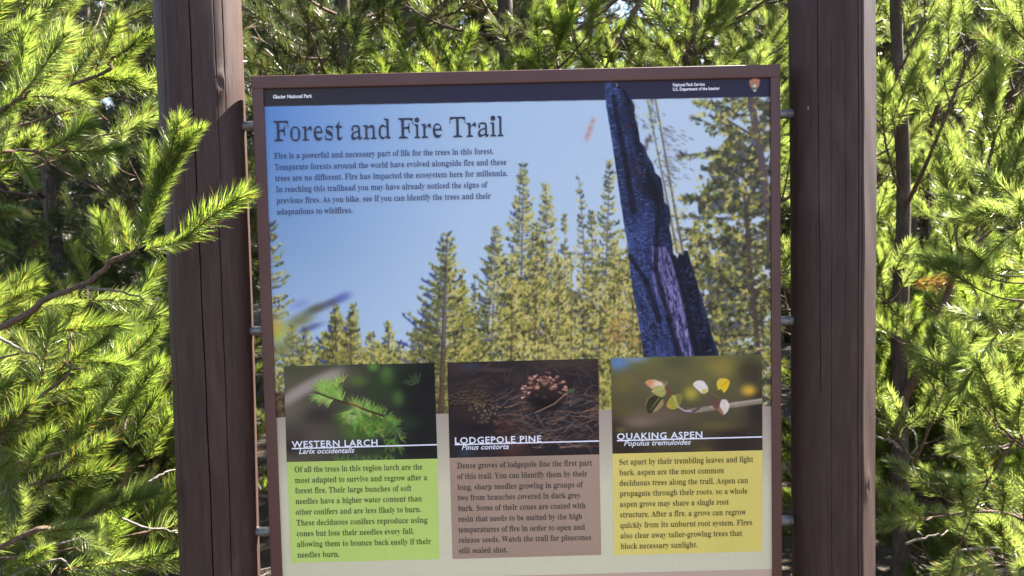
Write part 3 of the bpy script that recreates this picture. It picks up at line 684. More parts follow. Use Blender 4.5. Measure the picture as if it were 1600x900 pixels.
def paint_aspen():
    r = random.Random(13); c = Canvas(951, 552, 1194, 714, 1.4)
    Yn = np.clip((c.Y - 560) / 150, 0, 1)[..., None]; c.a[:] = np.array((104, 104, 66.)) * (1 - Yn) + np.array((62, 56, 50.)) * Yn
    B = lambda *a: c.blob(*a[:6], 0, 1.3)
    for a in ((966, 566, 18, 13, (96, 130, 182), .95), (992, 560, 20, 7, (120, 142, 168), .9), (975, 600, 16, 14, (112, 104, 56), .7), (1060, 565, 26, 14, (78, 82, 58), .8), (1130, 575, 26, 16, (142, 130, 62), .8), (1095, 600, 22, 16, (104, 106, 62), .7), (1175, 580, 26, 24, (58, 54, 42), .9), (1186, 640, 22, 40, (42, 36, 40), .9),
              (1170, 610, 12, 9, (212, 172, 66), .95), (1080, 615, 12, 11, (176, 162, 66), .85), (1020, 650, 60, 14, (116, 100, 86), .6), (1000, 660, 26, 9, (128, 112, 104), .7), (970, 640, 20, 14, (96, 86, 52), .6), (1040, 690, 60, 12, (86, 76, 50), .7), (980, 700, 30, 10, (50, 42, 38), .9), (1150, 690, 40, 24, (40, 34, 34), .85),
              (1120, 665, 34, 8, (108, 98, 56), .6), (960, 680, 16, 30, (48, 42, 36), .7), (1100, 705, 14, 8, (104, 90, 46), .6), (970, 672, 8, 5, (124, 106, 62), .6)): B(*a)
    c.path([(975, 580), (1015, 612)], 5, 5, (112, 100, 78), .35, 6); c.path([(1192, 626), (1150, 632), (1095, 640), (1075, 643)], 4.5, 3.4, (146, 136, 124), .9, 2.5); c.path([(1192, 624), (1150, 630), (1110, 636)], 1.2, 1, (186, 178, 160), .7, 1.5)
    c.path([(1060, 636), (1068, 644), (1080, 645), (1092, 638), (1103, 628), (1115, 618)], 2.2, 1.4, (92, 76, 78)); c.path([(1060, 636), (1070, 642), (1080, 643)], .9, .8, (206, 200, 210), .9)
    c.path([(1103, 608), (1112, 615), (1124, 622)], 1.2, 1.4, (110, 90, 62)); c.path([(1040, 600), (1046, 615), (1050, 622)], 1.4, 1, (128, 60, 56)); c.path([(1037, 605), (1043, 596)], 1.7, 1, (130, 120, 88)); c.path([(1050, 618), (1056, 632)], .7, .6, (176, 190, 110))
    def P_(pts, col, a=1.0):
        for _ in range(2):
            n = len(pts); pts = [q for i in range(n) for q in ((pts[i][0] * .8 + pts[(i + 1) % n][0] * .2, pts[i][1] * .8 + pts[(i + 1) % n][1] * .2), (pts[i][0] * .2 + pts[(i + 1) % n][0] * .8, pts[i][1] * .2 + pts[(i + 1) % n][1] * .8))]
        c.poly(pts, col, a * .95)
    P_([(1007, 597), (1014, 593), (1024, 593), (1034, 598), (1039, 606), (1030, 611), (1020, 608), (1012, 603)], (214, 178, 150)); P_([(1007, 597), (1014, 593), (1022, 594), (1018, 604), (1012, 603)], (206, 140, 104)); c.blob(1030, 600, 7, 4, (232, 226, 210), .8)
    P_([(1017, 612), (1022, 604), (1033, 602), (1040, 608), (1041, 616), (1034, 621), (1026, 618)], (164, 166, 96)); c.seg(1019, 612, 1038, 606, .5, .4, (196, 196, 130), .8)
    P_([(1009, 632), (1013, 622), (1024, 617), (1035, 622), (1038, 630), (1030, 640), (1012, 648)], (52, 54, 36)); P_([(1035, 622), (1038, 631), (1030, 640), (1018, 646), (1028, 632)], (168, 146, 112), .9); c.seg(1030, 622, 1016, 640, 1.2, .5, (112, 126, 66), .9); c.path([(1009, 632), (1013, 622), (1020, 617)], .8, .8, (160, 116, 86), .8)
    P_([(1040, 634), (1046, 622), (1052, 618), (1062, 615), (1067, 617), (1064, 630), (1058, 639), (1048, 640)], (158, 156, 66)); P_([(1056, 617), (1067, 616), (1064, 630), (1059, 636)], (110, 112, 62), .8); c.blob(1046, 635, 4, 3, (210, 150, 70), .7); c.seg(1052, 618, 1060, 636, .7, .5, (198, 204, 132))
    P_([(1081, 600), (1090, 594), (1099, 595), (1106, 604), (1107, 612), (1098, 616), (1090, 609)], (226, 222, 226)); P_([(1095, 608), (1106, 608), (1103, 615), (1098, 616)], (196, 188, 92), .9); c.seg(1083, 600, 1104, 608, .5, .4, (176, 180, 150), .7)
    P_([(1119, 598), (1124, 591), (1134, 591), (1141, 594), (1138, 606), (1131, 615), (1122, 610)], (224, 196, 48)); P_([(1119, 598), (1124, 591), (1130, 592), (1124, 602)], (206, 184, 96), .9); c.seg(1140, 594, 1126, 604, .6, .4, (170, 120, 40), .8); c.path([(1138, 593), (1142, 593)], .9, .6, (120, 84, 50))
    P_([(1120, 612), (1126, 607), (1131, 613), (1129, 620), (1124, 622)], (84, 90, 52))
    P_([(1111, 632), (1117, 624), (1126, 624), (1124, 634), (1130, 646), (1120, 642)], (104, 74, 64)); P_([(1124, 634), (1127, 624), (1135, 624), (1140, 632), (1138, 642), (1130, 650)], (220, 210, 206)); P_([(1120, 640), (1124, 634), (1132, 646), (1130, 650)], (150, 112, 84), .9); c.seg(1129, 626, 1134, 642, .5, .4, (180, 170, 160), .8)
    c.a += NR.normal(0, 1.4, c.a.shape); return c

def sample(c, X, Y):
    x = np.clip((X - c.x0) * c.k, 0, c.w - 1.001); y = np.clip((Y - c.y0) * c.k, 0, c.h - 1.001)
    i = x.astype(int); j = y.astype(int); fx = (x - i)[..., None]; fy = (y - j)[..., None]; a = c.a
    return (a[j, i] * (1 - fx) + a[j, i + 1] * fx) * (1 - fy) + (a[j + 1, i] * (1 - fx) + a[j + 1, i + 1] * fx) * fy

# pixel -> sign plane, vectorised (the print lies in the plane y = -off)
def plane_pts(PX, PY, off):
    kx = (PX - 800) / FPX; ky = (450 - PY) / FPX
    d = [FWD[i] + RIGHT[i] * kx + UP[i] * ky for i in range(3)]
    t = (-off - CAM.y) / d[1]
    return np.stack([CAM.x + d[0] * t, np.full_like(PX, -off), CAM.z + d[2] * t], -1)

def print_sheet(name, corners, step, colour, off, label=None):
    """rectangular printed sheet; corners = tl, tr, br, bl in photo pixels; colour(PX, PY) -> display colour"""
    (tl, tr, br, bl) = [np.array(c, float) for c in corners]
    nx = max(2, int(np.hypot(*(tr - tl)) / step) + 1); ny = max(2, int(np.hypot(*(bl - tl)) / step) + 1)
    u, v = np.meshgrid(np.linspace(0, 1, nx), np.linspace(0, 1, ny)); u = u[..., None]; v = v[..., None]
    p = (tl * (1 - u) + tr * u) * (1 - v) + (bl * (1 - u) + br * u) * v
    W = plane_pts(p[..., 0], p[..., 1], off).reshape(-1, 3)
    colr = s2l(np.clip(colour(p[..., 0], p[..., 1]) / 255.0, 0, 1)).reshape(-1, 3) * np.array(PRINT_GAIN)
    idx = np.arange(nx * ny).reshape(ny, nx)
    F = np.stack([idx[1:, :-1], idx[1:, 1:], idx[:-1, 1:], idx[:-1, :-1]], -1).reshape(-1, 4)
    me = bpy.data.meshes.new(name); me.vertices.add(len(W)); me.vertices.foreach_set('co', W.astype(np.float32).ravel())
    me.loops.add(F.size); me.loops.foreach_set('vertex_index', F.ravel().astype(np.int32))
    me.polygons.add(len(F)); me.polygons.foreach_set('loop_start', np.arange(0, F.size, 4, dtype=np.int32))
    me.update(calc_edges=True)
    at = me.color_attributes.new('Col', 'FLOAT_COLOR', 'POINT')
    at.data.foreach_set('color', np.concatenate([colr, np.ones((len(colr), 1))], 1).astype(np.float32).ravel())
    o = child(name, me, MAT_PRINT, sign)
    if label: o['label'] = label
    return o

cm = paint_main()
print_sheet('printed_photograph', [(409, 140 - 10), (1205, 121 - 10), (1206, 640), (428, 658)], 1.25, lambda X, Y: sample(cm, X, Y), 0.0,
            'large printed photo of a charred stump before pines under a blue sky, with a dark header band')
# edge of the printed photo: lower panel overlaps it from y ~ 651 (left) to 636 (right)
def lower(X, Y):
    t = np.clip((Y - 640) / 120, 0, 1)[..., None]; u = ((X - 820) / 400)[..., None]
    a = np.array((160, 150, 144.)) * (1 - t) + np.array((198, 198, 174.)) * t
    a = a + np.array((4, 4, 2.)) * (1 - u * u) * t + NR.normal(0, 1.0, X.shape + (1,))
    return a
print_sheet('lower_print', [(426, 652.5), (1206, 634.5), (1208.5, 889), (439, 909)], 5, lower, 0.0005)
print_sheet('footer_band', [(439, 908.9), (1208.5, 888.9), (1209.5, 1000), (443, 1020)], 12, lambda X, Y: np.zeros(X.shape + (3,)) + np.array((182, 164, 150.)), 0.0006)
for nm, cn, fn, lb in (('inset_photograph', [(443.5, 572.5), (678.5, 567), (683.5, 716.5), (448, 722)], paint_larch, 'inset photo of a green larch twig'),
                       ('inset_photograph', [(699, 566.5), (934.5, 560.5), (936.5, 710), (702.5, 715.5)], paint_cones, 'inset photo of two pine cones on the ground'),
                       ('inset_photograph', [(954.5, 559.5), (1190.5, 554), (1191.5, 703.5), (957, 709)], paint_aspen, 'inset photo of an aspen twig with turning leaves')):
    cv = fn(); print_sheet(nm, cn, 0.95, lambda X, Y, cv=cv: sample(cv, X, Y), 0.0009, lb)
def flatc(c, s=3):
    return lambda X, Y: np.array(c, float) + NR.normal(0, 1.0, X.shape + (1,)) + (noise2(X, Y, 60, 4)[..., None] - .5) * s
print_sheet('caption_box', [(448, 722), (683.5, 716.5), (686, 873.5), (455, 879.5)], 4, flatc((178, 206, 112), 10), 0.0008, 'light green caption box')
print_sheet('caption_box', [(702.5, 715.5), (936.5, 710), (939.5, 867), (707, 873.5)], 4, flatc((156, 136, 122), 14), 0.0008, 'brown caption box')
print_sheet('caption_box', [(957, 709), (1191.5, 703.5), (1190.5, 861.5), (959.5, 867.5)], 4, flatc((211, 200, 112), 8), 0.0008, 'yellow caption box')

# ---- lettering
INK_DARK = ink('dark_blue_ink', (34 / 255, 34 / 255, 66 / 255)); INK_BODY = ink('body_ink', (58 / 255, 62 / 255, 104 / 255))
INK_G = ink('green_black_ink', (62 / 255, 72 / 255, 34 / 255)); INK_B = ink('brown_black_ink', (62 / 255, 50 / 255, 46 / 255)); INK_Y = ink('olive_black_ink', (76 / 255, 66 / 255, 34 / 255))
INK_W = ink('white_ink', (238 / 255, 234 / 255, 244 / 255))
def serif(s):
    return ''.join(chr(0x1D400 + ord(ch) - 65) if 'A' <= ch <= 'Z' else chr(0x1D41A + ord(ch) - 97) if 'a' <= ch <= 'z' else ch for ch in s)
def letter(text, x0, y0, x1, cap, mat, name, is_serif=True, thin=0.0, grow=0.0, bold=0.0, shear=0.0, spacing=1.0, off=0.0016, slope=-0.0225):
    cu = bpy.data.curves.new('lettering', 'FONT'); cu.body = serif(text) if is_serif else text
    cu.size = 1.0; cu.resolution_u = 4 if cap > 15 else 2; cu.offset = bold; cu.shear = shear; cu.space_character = spacing
    tmp = bpy.data.objects.new('lettering', cu); COL.objects.link(tmp)
    dg = bpy.context.evaluated_depsgraph_get(); me = bpy.data.meshes.new_from_object(tmp.evaluated_get(dg))
    bpy.data.objects.remove(tmp); bpy.data.curves.remove(cu)
    n = len(me.vertices); co = np.zeros(n * 3); me.vertices.foreach_get('co', co); co = co.reshape(-1, 3)
    if thin or grow:
        bm = bmesh.new(); bm.from_mesh(me); nrm = np.zeros((n, 2))
        for e in bm.edges:
            if len(e.link_faces) == 1:
                a, b = e.verts; c = e.link_faces[0].calc_center_median(); d = b.co - a.co; nn = Vector((d.y, -d.x)); mid = (a.co + b.co) / 2
                if nn.dot(Vector((mid.x - c.x, mid.y - c.y))) < 0: nn = -nn
                for v in (a, b): nrm[v.index] += (nn.x, nn.y)
        th_ = np.full(n, thin); seen = set()
        bm.verts.ensure_lookup_table()
        for v0 in bm.verts:                      # stops, commas and i-dots keep their full weight
            if v0.index in seen: continue
            st = [v0]; isl = []; seen.add(v0.index)
            while st:
                q = st.pop(); isl.append(q.index)
                for e in q.link_edges:
                    o2 = e.other_vert(q)
                    if o2.index not in seen: seen.add(o2.index); st.append(o2)
            if np.ptp(co[isl, 0]) < .21 and np.ptp(co[isl, 1]) < .24: th_[isl] = -.012
        bm.free(); L = np.hypot(nrm[:, 0], nrm[:, 1]) + 1e-9; nrm /= L[:, None]
        co[:, 0] -= th_ * nrm[:, 0]; co[:, 1] += grow * nrm[:, 1]
    a = P(x0, y0, -off); b = P(x1, y0 + (x1 - x0) * slope, -off)
    sx = (b.x - a.x) / (co[:, 0].max() - co[:, 0].min()); sz = cap * (DIST / FPX) / (0.676 if is_serif else 0.70)
    z0 = (a.z + b.z) / 2
    new = np.stack([a.x + (co[:, 0] - co[:, 0].min()) * sx, np.full(n, -off), z0 + co[:, 1] * sz], -1)
    me.vertices.foreach_set('co', new.astype(np.float32).ravel()); me.update(); me.materials.clear()
    return child(name, me, mat, sign)
letter('Forest and Fire Trail', 428, 220.3, 787, 30.0, INK_DARK, 'title_lettering', thin=.034, grow=.013, spacing=.95)
T0 = [('Fire is a powerful and necessary part of life for the trees in this forest.', 428.5, 248, 771), ('Temperate forests around the world have evolved alongside fire and these', 429, 265.5, 791.5),
      ('trees are no different. Fire has impacted the ecosystem here for millennia.', 430, 282.8, 793), ('In reaching this trailhead you may have already noticed the signs of', 431, 300.2, 762),
      ('previous fires. As you hike, see if you can identify the trees and their', 432, 317.8, 767), ('adaptations to wildfires.', 432.5, 335.3, 551)]
T1 = [('Of all the trees in this region larch are the', 460.5, 738, 660), ('most adapted to survive and regrow after a', 461, 754.7, 667.4), ('forest fire. Their large bunches of soft', 461.3, 771, 643), ('needles have a higher water content than', 462, 787.6, 659.2),
      ('other conifers and are less likely to burn.', 462.4, 804.3, 658), ('These deciduous conifers reproduce using', 463.2, 821.2, 667.8), ('cones but lose their needles every fall,', 463.8, 838, 646.8), ('allowing them to bounce back easily if their', 464.3, 854.6, 673.6), ('needles burn.', 464.8, 871.3, 530)]
T2 = [('Dense groves of lodgepole line the first part', 714.2, 732, 925), ('of this trail. You can identify them by their', 714.6, 748.8, 917.6), ('long, sharp needles growing in groups of', 715, 765.6, 911), ('two from branches covered in dark grey', 715.4, 782, 907.5),
      ('bark. Some of their cones are coated with', 715.8, 798.5, 915), ('resin that needs to be melted by the high', 716.2, 815.2, 910), ('temperatures of fire in order to open and', 716.6, 832, 914), ('release seeds. Watch the trail for pinecones', 717, 848.2, 923.5), ('still sealed shut.', 717.4, 864.6, 792.8)]
T3 = [('Set apart by their trembling leaves and light', 967.6, 726.3, 1177), ('bark, aspen are the most common', 967.9, 742.8, 1131.4), ('deciduous trees along the trail. Aspen can', 968.2, 759.2, 1169), ('propagate through their roots, so a whole', 968.5, 775.6, 1168),
      ('aspen grove may share a single root', 968.8, 792.1, 1138.8), ('structure. After a fire, a grove can regrow', 969.1, 808.5, 1166), ('quickly from its unburnt root system. Fires', 969.4, 825, 1175), ('also clear away taller-growing trees that', 969.8, 841.3, 1159.8), ('block necessary sunlight.', 970, 857.8, 1089.8)]
for TT, mt in ((T0, INK_BODY), (T1, INK_G), (T2, INK_B), (T3, INK_Y)):
    for s, xa, yb_, xb in TT: letter(s, xa, yb_, xb, 8.9, mt, 'text_line', thin=.020, grow=.010, spacing=.97)
for s, xa, yb_, xb, cap in (('WESTERN LARCH', 456, 699.4, 590, 10.2), ('LODGEPOLE PINE', 711, 693.4, 846, 10.2), ('QUAKING ASPEN', 964, 687, 1097.5, 10.2)):
    letter(s, xa, yb_, xb, cap, INK_W, 'caption_heading', False, bold=.017, spacing=1.10)
for s, xa, yb_, xb in (('Larix occidentalis', 467, 709.3, 554), ('Pinus contorta', 721.5, 703, 795), ('Populus tremuloides', 975, 696.8, 1079.5)):
    letter(s, xa, yb_, xb, 8.4, INK_W, 'caption_subheading', False, bold=.012, shear=.28)
letter('Glacier National Park', 426.5, 153.9, 488, 5.4, INK_W, 'header_lettering', False, bold=.03)
letter('National Park Service', 1051.3, 135, 1101.3, 4.8, INK_W, 'header_lettering', False, bold=.03)
letter('U.S. Department of the Interior', 1051.3, 141.9, 1124.7, 4.8, INK_W, 'header_lettering', False, bold=.03)
def rule(xa, ya, xb, yb_):
    a, b, c, d = P(xa, ya - 1.0, -.0014), P(xb, yb_ - 1.0, -.0014), P(xb, yb_ + 1.0, -.0014), P(xa, ya + 1.0, -.0014)
    child('caption_rule', mesh_from('caption_rule', [d, c, b, a], [(0, 1, 2, 3)]), INK_W, sign)
rule(456, 701, 683, 694.8); rule(710.5, 694.8, 936.3, 689); rule(964, 688.6, 1191.3, 682.6)

# ------------------------------------------------------------------ pine foliage
def tuft_mesh(name, n, L, nl, wdt, spread, seed, dry=0.03, stem=0.0022, open_end=1.0):
    """a needled shoot along +Z: fascicles in pairs, each needle a bent tapering blade"""
    r = random.Random(seed); v = []; f = []; sh = []; dr = []
    bend = Vector((r.uniform(-.15, .15), r.uniform(-.15, .15), 0))
    def ax(t): return Vector((0, 0, L * t)) + bend * L * t * t
    T = Tubes(); T.add([ax(i / 5) for i in range(6)], [stem * (1.2 - .5 * i / 5) for i in range(6)], 5)
    v += T.v; f += T.f; sh += [0.2] * len(T.v); dr += [0.85] * len(T.v)
    for i in range(n // 2):
        t = r.random() ** .8; t = min(t, 1); p = ax(t); ph = i * 2.39996 + r.uniform(-.3, .3)
        ang = math.radians(spread) * (1 - .55 * t ** 3) * r.uniform(.72, 1.22)
        if r.random() < .05: ang *= 1.5
        rad = Vector((math.cos(ph), math.sin(ph), 0))
        for s in (-1, 1):
            a2 = ang + s * r.uniform(.02, .11); tang = Vector((-rad.y, rad.x, 0))
            d = (rad * math.sin(a2) + Vector((0, 0, math.cos(a2))) + tang * s * r.uniform(0, .16)).normalized()
            l = nl * r.uniform(.72, 1.12) * (.8 + .2 * math.sin(t * 3.1))
            side = d.cross(Vector((r.uniform(-1, 1), r.uniform(-1, 1), r.uniform(-1, 1)))).normalized() * wdt * .5
            curve = (Vector((0, 0, 1)) - d * d.z) * l * r.uniform(.02, .20)
            b = len(v); m1 = p + d * l * .5 + curve * .3; e = p + d * l + curve
            v += [p - side * .8, p + side * .8, m1 - side, m1 + side, e]
            f += [(b, b + 1, b + 3, b + 2), (b + 2, b + 3, b + 4)]
            g = r.random() * .9; isdry = 1.0 if r.random() < dry else 0.0
            sh += [g * .7, g * .7, g, g, min(1, g + .15)]; tip = .6 if r.random() < dry * 2.5 else .04
            dr += [isdry * .9] * 4 + [max(isdry, tip)]
    me = mesh_from(name, v, f)
    a = me.attributes.new('shade', 'FLOAT', 'POINT'); a.data.foreach_set('value', sh)
    a = me.attributes.new('dry', 'FLOAT', 'POINT'); a.data.foreach_set('value', dr)
    me.materials.append(MAT_NEEDLE)
    return me
TUFT = [tuft_mesh('needle_tuft', 500, .155, .058, .00155, 52, s, dry=(.02, .06, .03, .12)[s % 4]) for s in range(7)]
TUFT_MID = [tuft_mesh('needle_tuft', 400, .17, .060, .00165, 54, 50 + s, dry=.04) for s in range(6)]
TUFT_HAZY = [tuft_mesh('needle_tuft', 380, .17, .058, .0016, 50, 250 + s, dry=.03) for s in range(6)]
for me in TUFT_HAZY: me.materials.clear(); me.materials.append(MAT_NEEDLE_HAZY)
for me in TUFT[4:]: me.materials.clear(); me.materials.append(MAT_NEEDLE_HAZY)
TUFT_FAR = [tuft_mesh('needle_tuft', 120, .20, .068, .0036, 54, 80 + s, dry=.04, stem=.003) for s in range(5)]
for me in TUFT_FAR: me.materials.clear(); me.materials.append(MAT_NEEDLE_SHADED)
TUFT_SHADED = [tuft_mesh('needle_tuft', 300, .17, .060, .0018, 54, 150 + s, dry=.03) for s in range(5)]
for me in TUFT_SHADED: me.materials.clear(); me.materials.append(MAT_NEEDLE_SHADED)
TUFT_DRY = [tuft_mesh('needle_tuft', 200, .14, .05, .0018, 55, 99, dry=.97)]

def put_tuft(parent, tree, p, d, scale, kinds=TUFT, r=rnd, fat=1.0):
    o = bpy.data.objects.new('needle_tuft', r.choice(kinds)); COL.objects.link(o); o.parent = parent
    q = Vector(d).normalized().to_track_quat('Z', 'Y') @ Euler((0, 0, r.uniform(0, 6.28))).to_quaternion()
    o.rotation_mode = 'QUATERNION'; o.rotation_quaternion = q
    o.location = Vector(p);          # a branch's own frame is the world frame
    o.scale = (scale * fat, scale * fat, scale)
    return o

def branch(tree, ctrl, r0, r1, mat=MAT_TWIG, name='branch', seg=6, n=8, wob=.006, r=rnd, extra=None):
    pts = spline(ctrl, n); k = len(pts)
    pts = [p + Vector((r.gauss(0, 1), r.gauss(0, 1), r.gauss(0, 1))) * wob * (i / k) for i, p in enumerate(pts)]
    T = Tubes(); T.add(pts, [r0 + (r1 - r0) * (i / (k - 1)) for i in range(k)], seg)
    if extra:
        for e, ra, rb in extra: T.add(spline(e, 5), [ra + (rb - ra) * i / (len(spline(e, 5)) - 1) for i in range(len(spline(e, 5)))], 5)
    o = child(name, T.mesh(name), mat, tree)
    return o, pts

def leafy_branch(tree, ctrl, r0, ntw, tlen, kinds, scale, r=rnd, start=.35, up=.35, mat=MAT_TWIG, seg=6):
    """a branch with side twigs, each clothed with tufts"""
    pts = spline(ctrl, 8); k = len(pts); extra = []; tufts = []
    side = 1
    for i in range(ntw):
        t = start + (1 - start) * (i + r.uniform(.1, .9)) / ntw; j = min(k - 2, int(t * (k - 1))); p = pts[j]
        d = (pts[j + 1] - pts[j]).normalized(); s = d.cross(Vector((r.uniform(-.6, .6), r.uniform(-.6, .6), 1))).normalized() * side; side = -side
        dd = (d * r.uniform(.5, 1) + s * r.uniform(.6, 1) + Vector((0, 0, up * r.uniform(.2, 1.3)))).normalized()
        l = tlen * (1.15 - .55 * t) * r.uniform(.5, 1.15)
        q = p + dd * l; e = q + (dd + Vector((0, 0, up))).normalized() * .02
        extra.append(([p, p.lerp(q, .5) + Vector((0, 0, -.015 * l / .2)), q], r0 * .38, .0016))
        tufts.append((q, (dd + Vector((0, 0, up * .8))).normalized()))
        if l > tlen * .7:
            h = p.lerp(q, .45); tufts.append((h, (dd + s * r.uniform(-.9, .9) + Vector((0, 0, up * .5))).normalized()))
            if r.random() < .6: tufts.append((p.lerp(q, .72), (dd - s * r.uniform(.4, 1.1) + Vector((0, 0, up * .6))).normalized()))
    tufts.append((pts[-1], (pts[-1] - pts[-3]).normalized()))
    o, _ = branch(tree, ctrl, r0, .0018, mat, r=r, extra=extra, seg=seg, wob=0)
    for p, d in tufts: put_tuft(o, tree, p, d, scale * r.uniform(.8, 1.2), kinds, r)
    return o

def trunk(tree, ctrl, r0, r1, seg=12, mat=MAT_BARK):
    pts = spline(ctrl, 8); k = len(pts); r = random.Random(int(r0 * 1e5))
    T = Tubes(); T.add(pts, [(r0 + (r1 - r0) * i / (k - 1)) * r.uniform(.93, 1.08) for i in range(k)], seg)
    return child('trunk', T.mesh('trunk'), mat, tree)

def D(px, py, d):                                   # point at depth d metres in front of the camera plane
    return P(px, py, CAM.y + d)

# ---- tree at the left, close to the viewer: boughs traced from the photograph
tA = thing('pine_tree', 'bushy young pine filling the left edge, its long needled shoots reaching across the left post', 'tree', (-1.75, .55, 0))
trunk(tA, [(-1.75, .55, -.05), (-1.72, .56, 1.4), (-1.76, .55, 2.9), (-1.74, .55, 4.2)], .05, .018)
AX = [Vector((-1.74, .55, z)) for z in (.5, .9, 1.3, 1.7, 2.1)]
def hero(tree, px_ctrl, r0, shoots, root=None, mat=MAT_TWIG, kinds=TUFT, sc_=1.0):
    ctrl = ([root] if root is not None else []) + [D(*p) for p in px_ctrl]
    o, pts = branch(tree, ctrl, r0, r0 * .4, mat, n=6, wob=.002)
    extra = []
    for s in shoots:
        x0, y0, x1, y1, d = s[:5]; kd = s[5] if len(s) > 5 else kinds
        a = D(x0, y0, d); b = D(x1, y1, d - (s[6] if len(s) > 6 else 0)); L = (b - a).length
        put_tuft(o, tree, a, b - a, L / .165, kd, fat=min(1.0, 1.08 * .165 / L) if L > .165 else 1.0)
    return o
# the branch that crosses the left post
hero(tA, [(0, 512, 1.38), (70, 468, 1.33), (130, 445, 1.29), (175, 410, 1.27), (218, 386, 1.25)], .0065,
     [(218, 388, 238, 300, 1.25), (230, 330, 262, 245, 1.25), (250, 285, 288, 185, 1.25), (225, 392, 300, 372, 1.24), (280, 378, 378, 294, 1.23), (225, 350, 262, 262, 1.26), (240, 300, 290, 215, 1.26), (235, 300, 240, 225, 1.27), (262, 250, 306, 190, 1.25), (165, 415, 158, 340, 1.30), (190, 400, 145, 330, 1.32), (205, 395, 185, 320, 1.31), (140, 440, 120, 385, 1.36)], Vector((-1.5, .2, 1.15)), kinds=TUFT[:4])
# big bright shoots at the top left
hero(tA, [(-60, 210, 1.20), (0, 172, 1.17), (50, 142, 1.15)], .0045, [(-30, 195, 40, 150, 1.17), (30, 152, 120, 55, 1.15), (20, 160, 60, 60, 1.2), (40, 150, 140, 150, 1.2)], Vector((-1.5, .3, 1.7)))
hero(tA, [(-50, 90, 1.25), (-10, 60, 1.25)], .004, [(-10, 62, 60, 30, 1.25), (-20, 50, 20, -40, 1.25), (40, 40, 110, -20, 1.3)], Vector((-1.5, .3, 1.8)))
hero(tA, [(-40, 250, 1.45), (30, 235, 1.45), (80, 238, 1.45), (110, 235, 1.45)], .004, [(60, 238, 150, 205, 1.43), (100, 236, 190, 240, 1.45), (20, 235, 60, 290, 1.4), (80, 240, 130, 270, 1.43), (0, 240, 20, 180, 1.4)], Vector((-1.5, .3, 1.6)))
hero(tA, [(120, 130, 1.6), (170, 95, 1.58), (205, 70, 1.56), (238, 38, 1.55)], .004, [(150, 110, 190, 30, 1.56), (180, 90, 236, 40, 1.55), (130, 125, 215, 110, 1.6), (150, 120, 235, 140, 1.6), (110, 130, 150, 60, 1.62)], Vector((-1.6, .4, 1.7)))
hero(tA, [(-40, 350, 1.3), (0, 335, 1.3)], .003, [(-30, 340, 25, 320, 1.3), (-30, 370, 20, 385, 1.3)], Vector((-1.5, .3, 1.3)))
hero(tA, [(150, 215, 1.7), (190, 200, 1.7)], .003, [(188, 232, 196, 170, 1.6), (150, 200, 180, 260, 1.7)], Vector((-1.7, .5, 1.6)))
# lower left
hero(tA, [(-40, 700, 1.25), (0, 690, 1.24), (45, 655, 1.22)], .0045, [(-30, 700, 62, 630, 1.22), (-50, 640, 20, 590, 1.22), (0, 690, 20, 800, 1.25), (-40, 760, 20, 720, 1.2)], Vector((-1.5, .2, .8)))
hero(tA, [(60, 620, 1.45), (100, 560, 1.45), (110, 520, 1.45)], .004, [(60, 610, 90, 500, 1.42), (90, 580, 160, 520, 1.45), (70, 600, 30, 520, 1.45), (60, 620, 150, 590, 1.45)], Vector((-1.6, .3, .9)))
hero(tA, [(40, 760, 1.6), (95, 735, 1.58), (125, 700, 1.56), (150, 680, 1.55)], .0045, [(90, 738, 165, 680, 1.55), (60, 760, 170, 715, 1.58), (40, 740, 70, 670, 1.6), (100, 735, 130, 640, 1.6), (60, 760, 100, 800, 1.6)], Vector((-1.7, .4, .8)))
hero(tA, [(0, 855, 1.42), (90, 825, 1.42), (160, 795, 1.42), (200, 745, 1.42)], .0058, [(60, 835, 140, 815, 1.4), (120, 812, 190, 770, 1.42), (160, 800, 250, 760, 1.45), (195, 760, 199, 722, 1.40, TUFT_DRY), (20, 850, 40, 770, 1.42), (110, 825, 160, 870, 1.45)], Vector((-1.6, .2, .6)))
hero(tA, [(130, 700, 1.7), (200, 650, 1.7), (240, 560, 1.7)], .004, [(190, 650, 240, 560, 1.68), (200, 560, 262, 510, 1.7), (150, 660, 205, 540, 1.7), (205, 700, 230, 610, 1.68), (200, 620, 170, 560, 1.7), (230, 720, 262, 640, 1.7)], Vector((-1.72, .5, .9)))
hero(tA, [(0, 560, 1.6), (60, 558, 1.6), (110, 570, 1.6)], .003, [(80, 520, 200, 500, 1.62), (120, 560, 210, 575, 1.6), (140, 470, 230, 465, 1.6), (0, 480, 60, 440, 1.6), (60, 480, 120, 470, 1.65)], Vector((-1.72, .5, 1.1)))
hero(tA, [(40, 890, 1.5), (120, 892, 1.5), (220, 888, 1.5)], .003, [(100, 890, 210, 870, 1.5), (180, 890, 265, 850, 1.52), (0, 890, 80, 870, 1.48), (140, 890, 160, 820, 1.5), (80, 900, 60, 830, 1.5)], Vector((-1.7, .4, .5)), MAT_DEAD)
# bare grey twigs
for cc in ([(-5, 525, 1.4), (30, 545, 1.4), (70, 565, 1.42)], [(135, 450, 1.35), (180, 455, 1.4), (225, 468, 1.45)], [(190, 810, 1.6), (230, 825, 1.62), (275, 830, 1.65)], [(45, 855, 1.5), (110, 845, 1.52), (160, 825, 1.55)], [(230, 755, 1.6), (255, 740, 1.62), (280, 730, 1.65)], [(100, 572, 1.55), (140, 575, 1.6)]):
    branch(tA, [D(*p) for p in cc], .0028, .0013, MAT_DEAD, 'bare_twig', n=5, wob=.003)
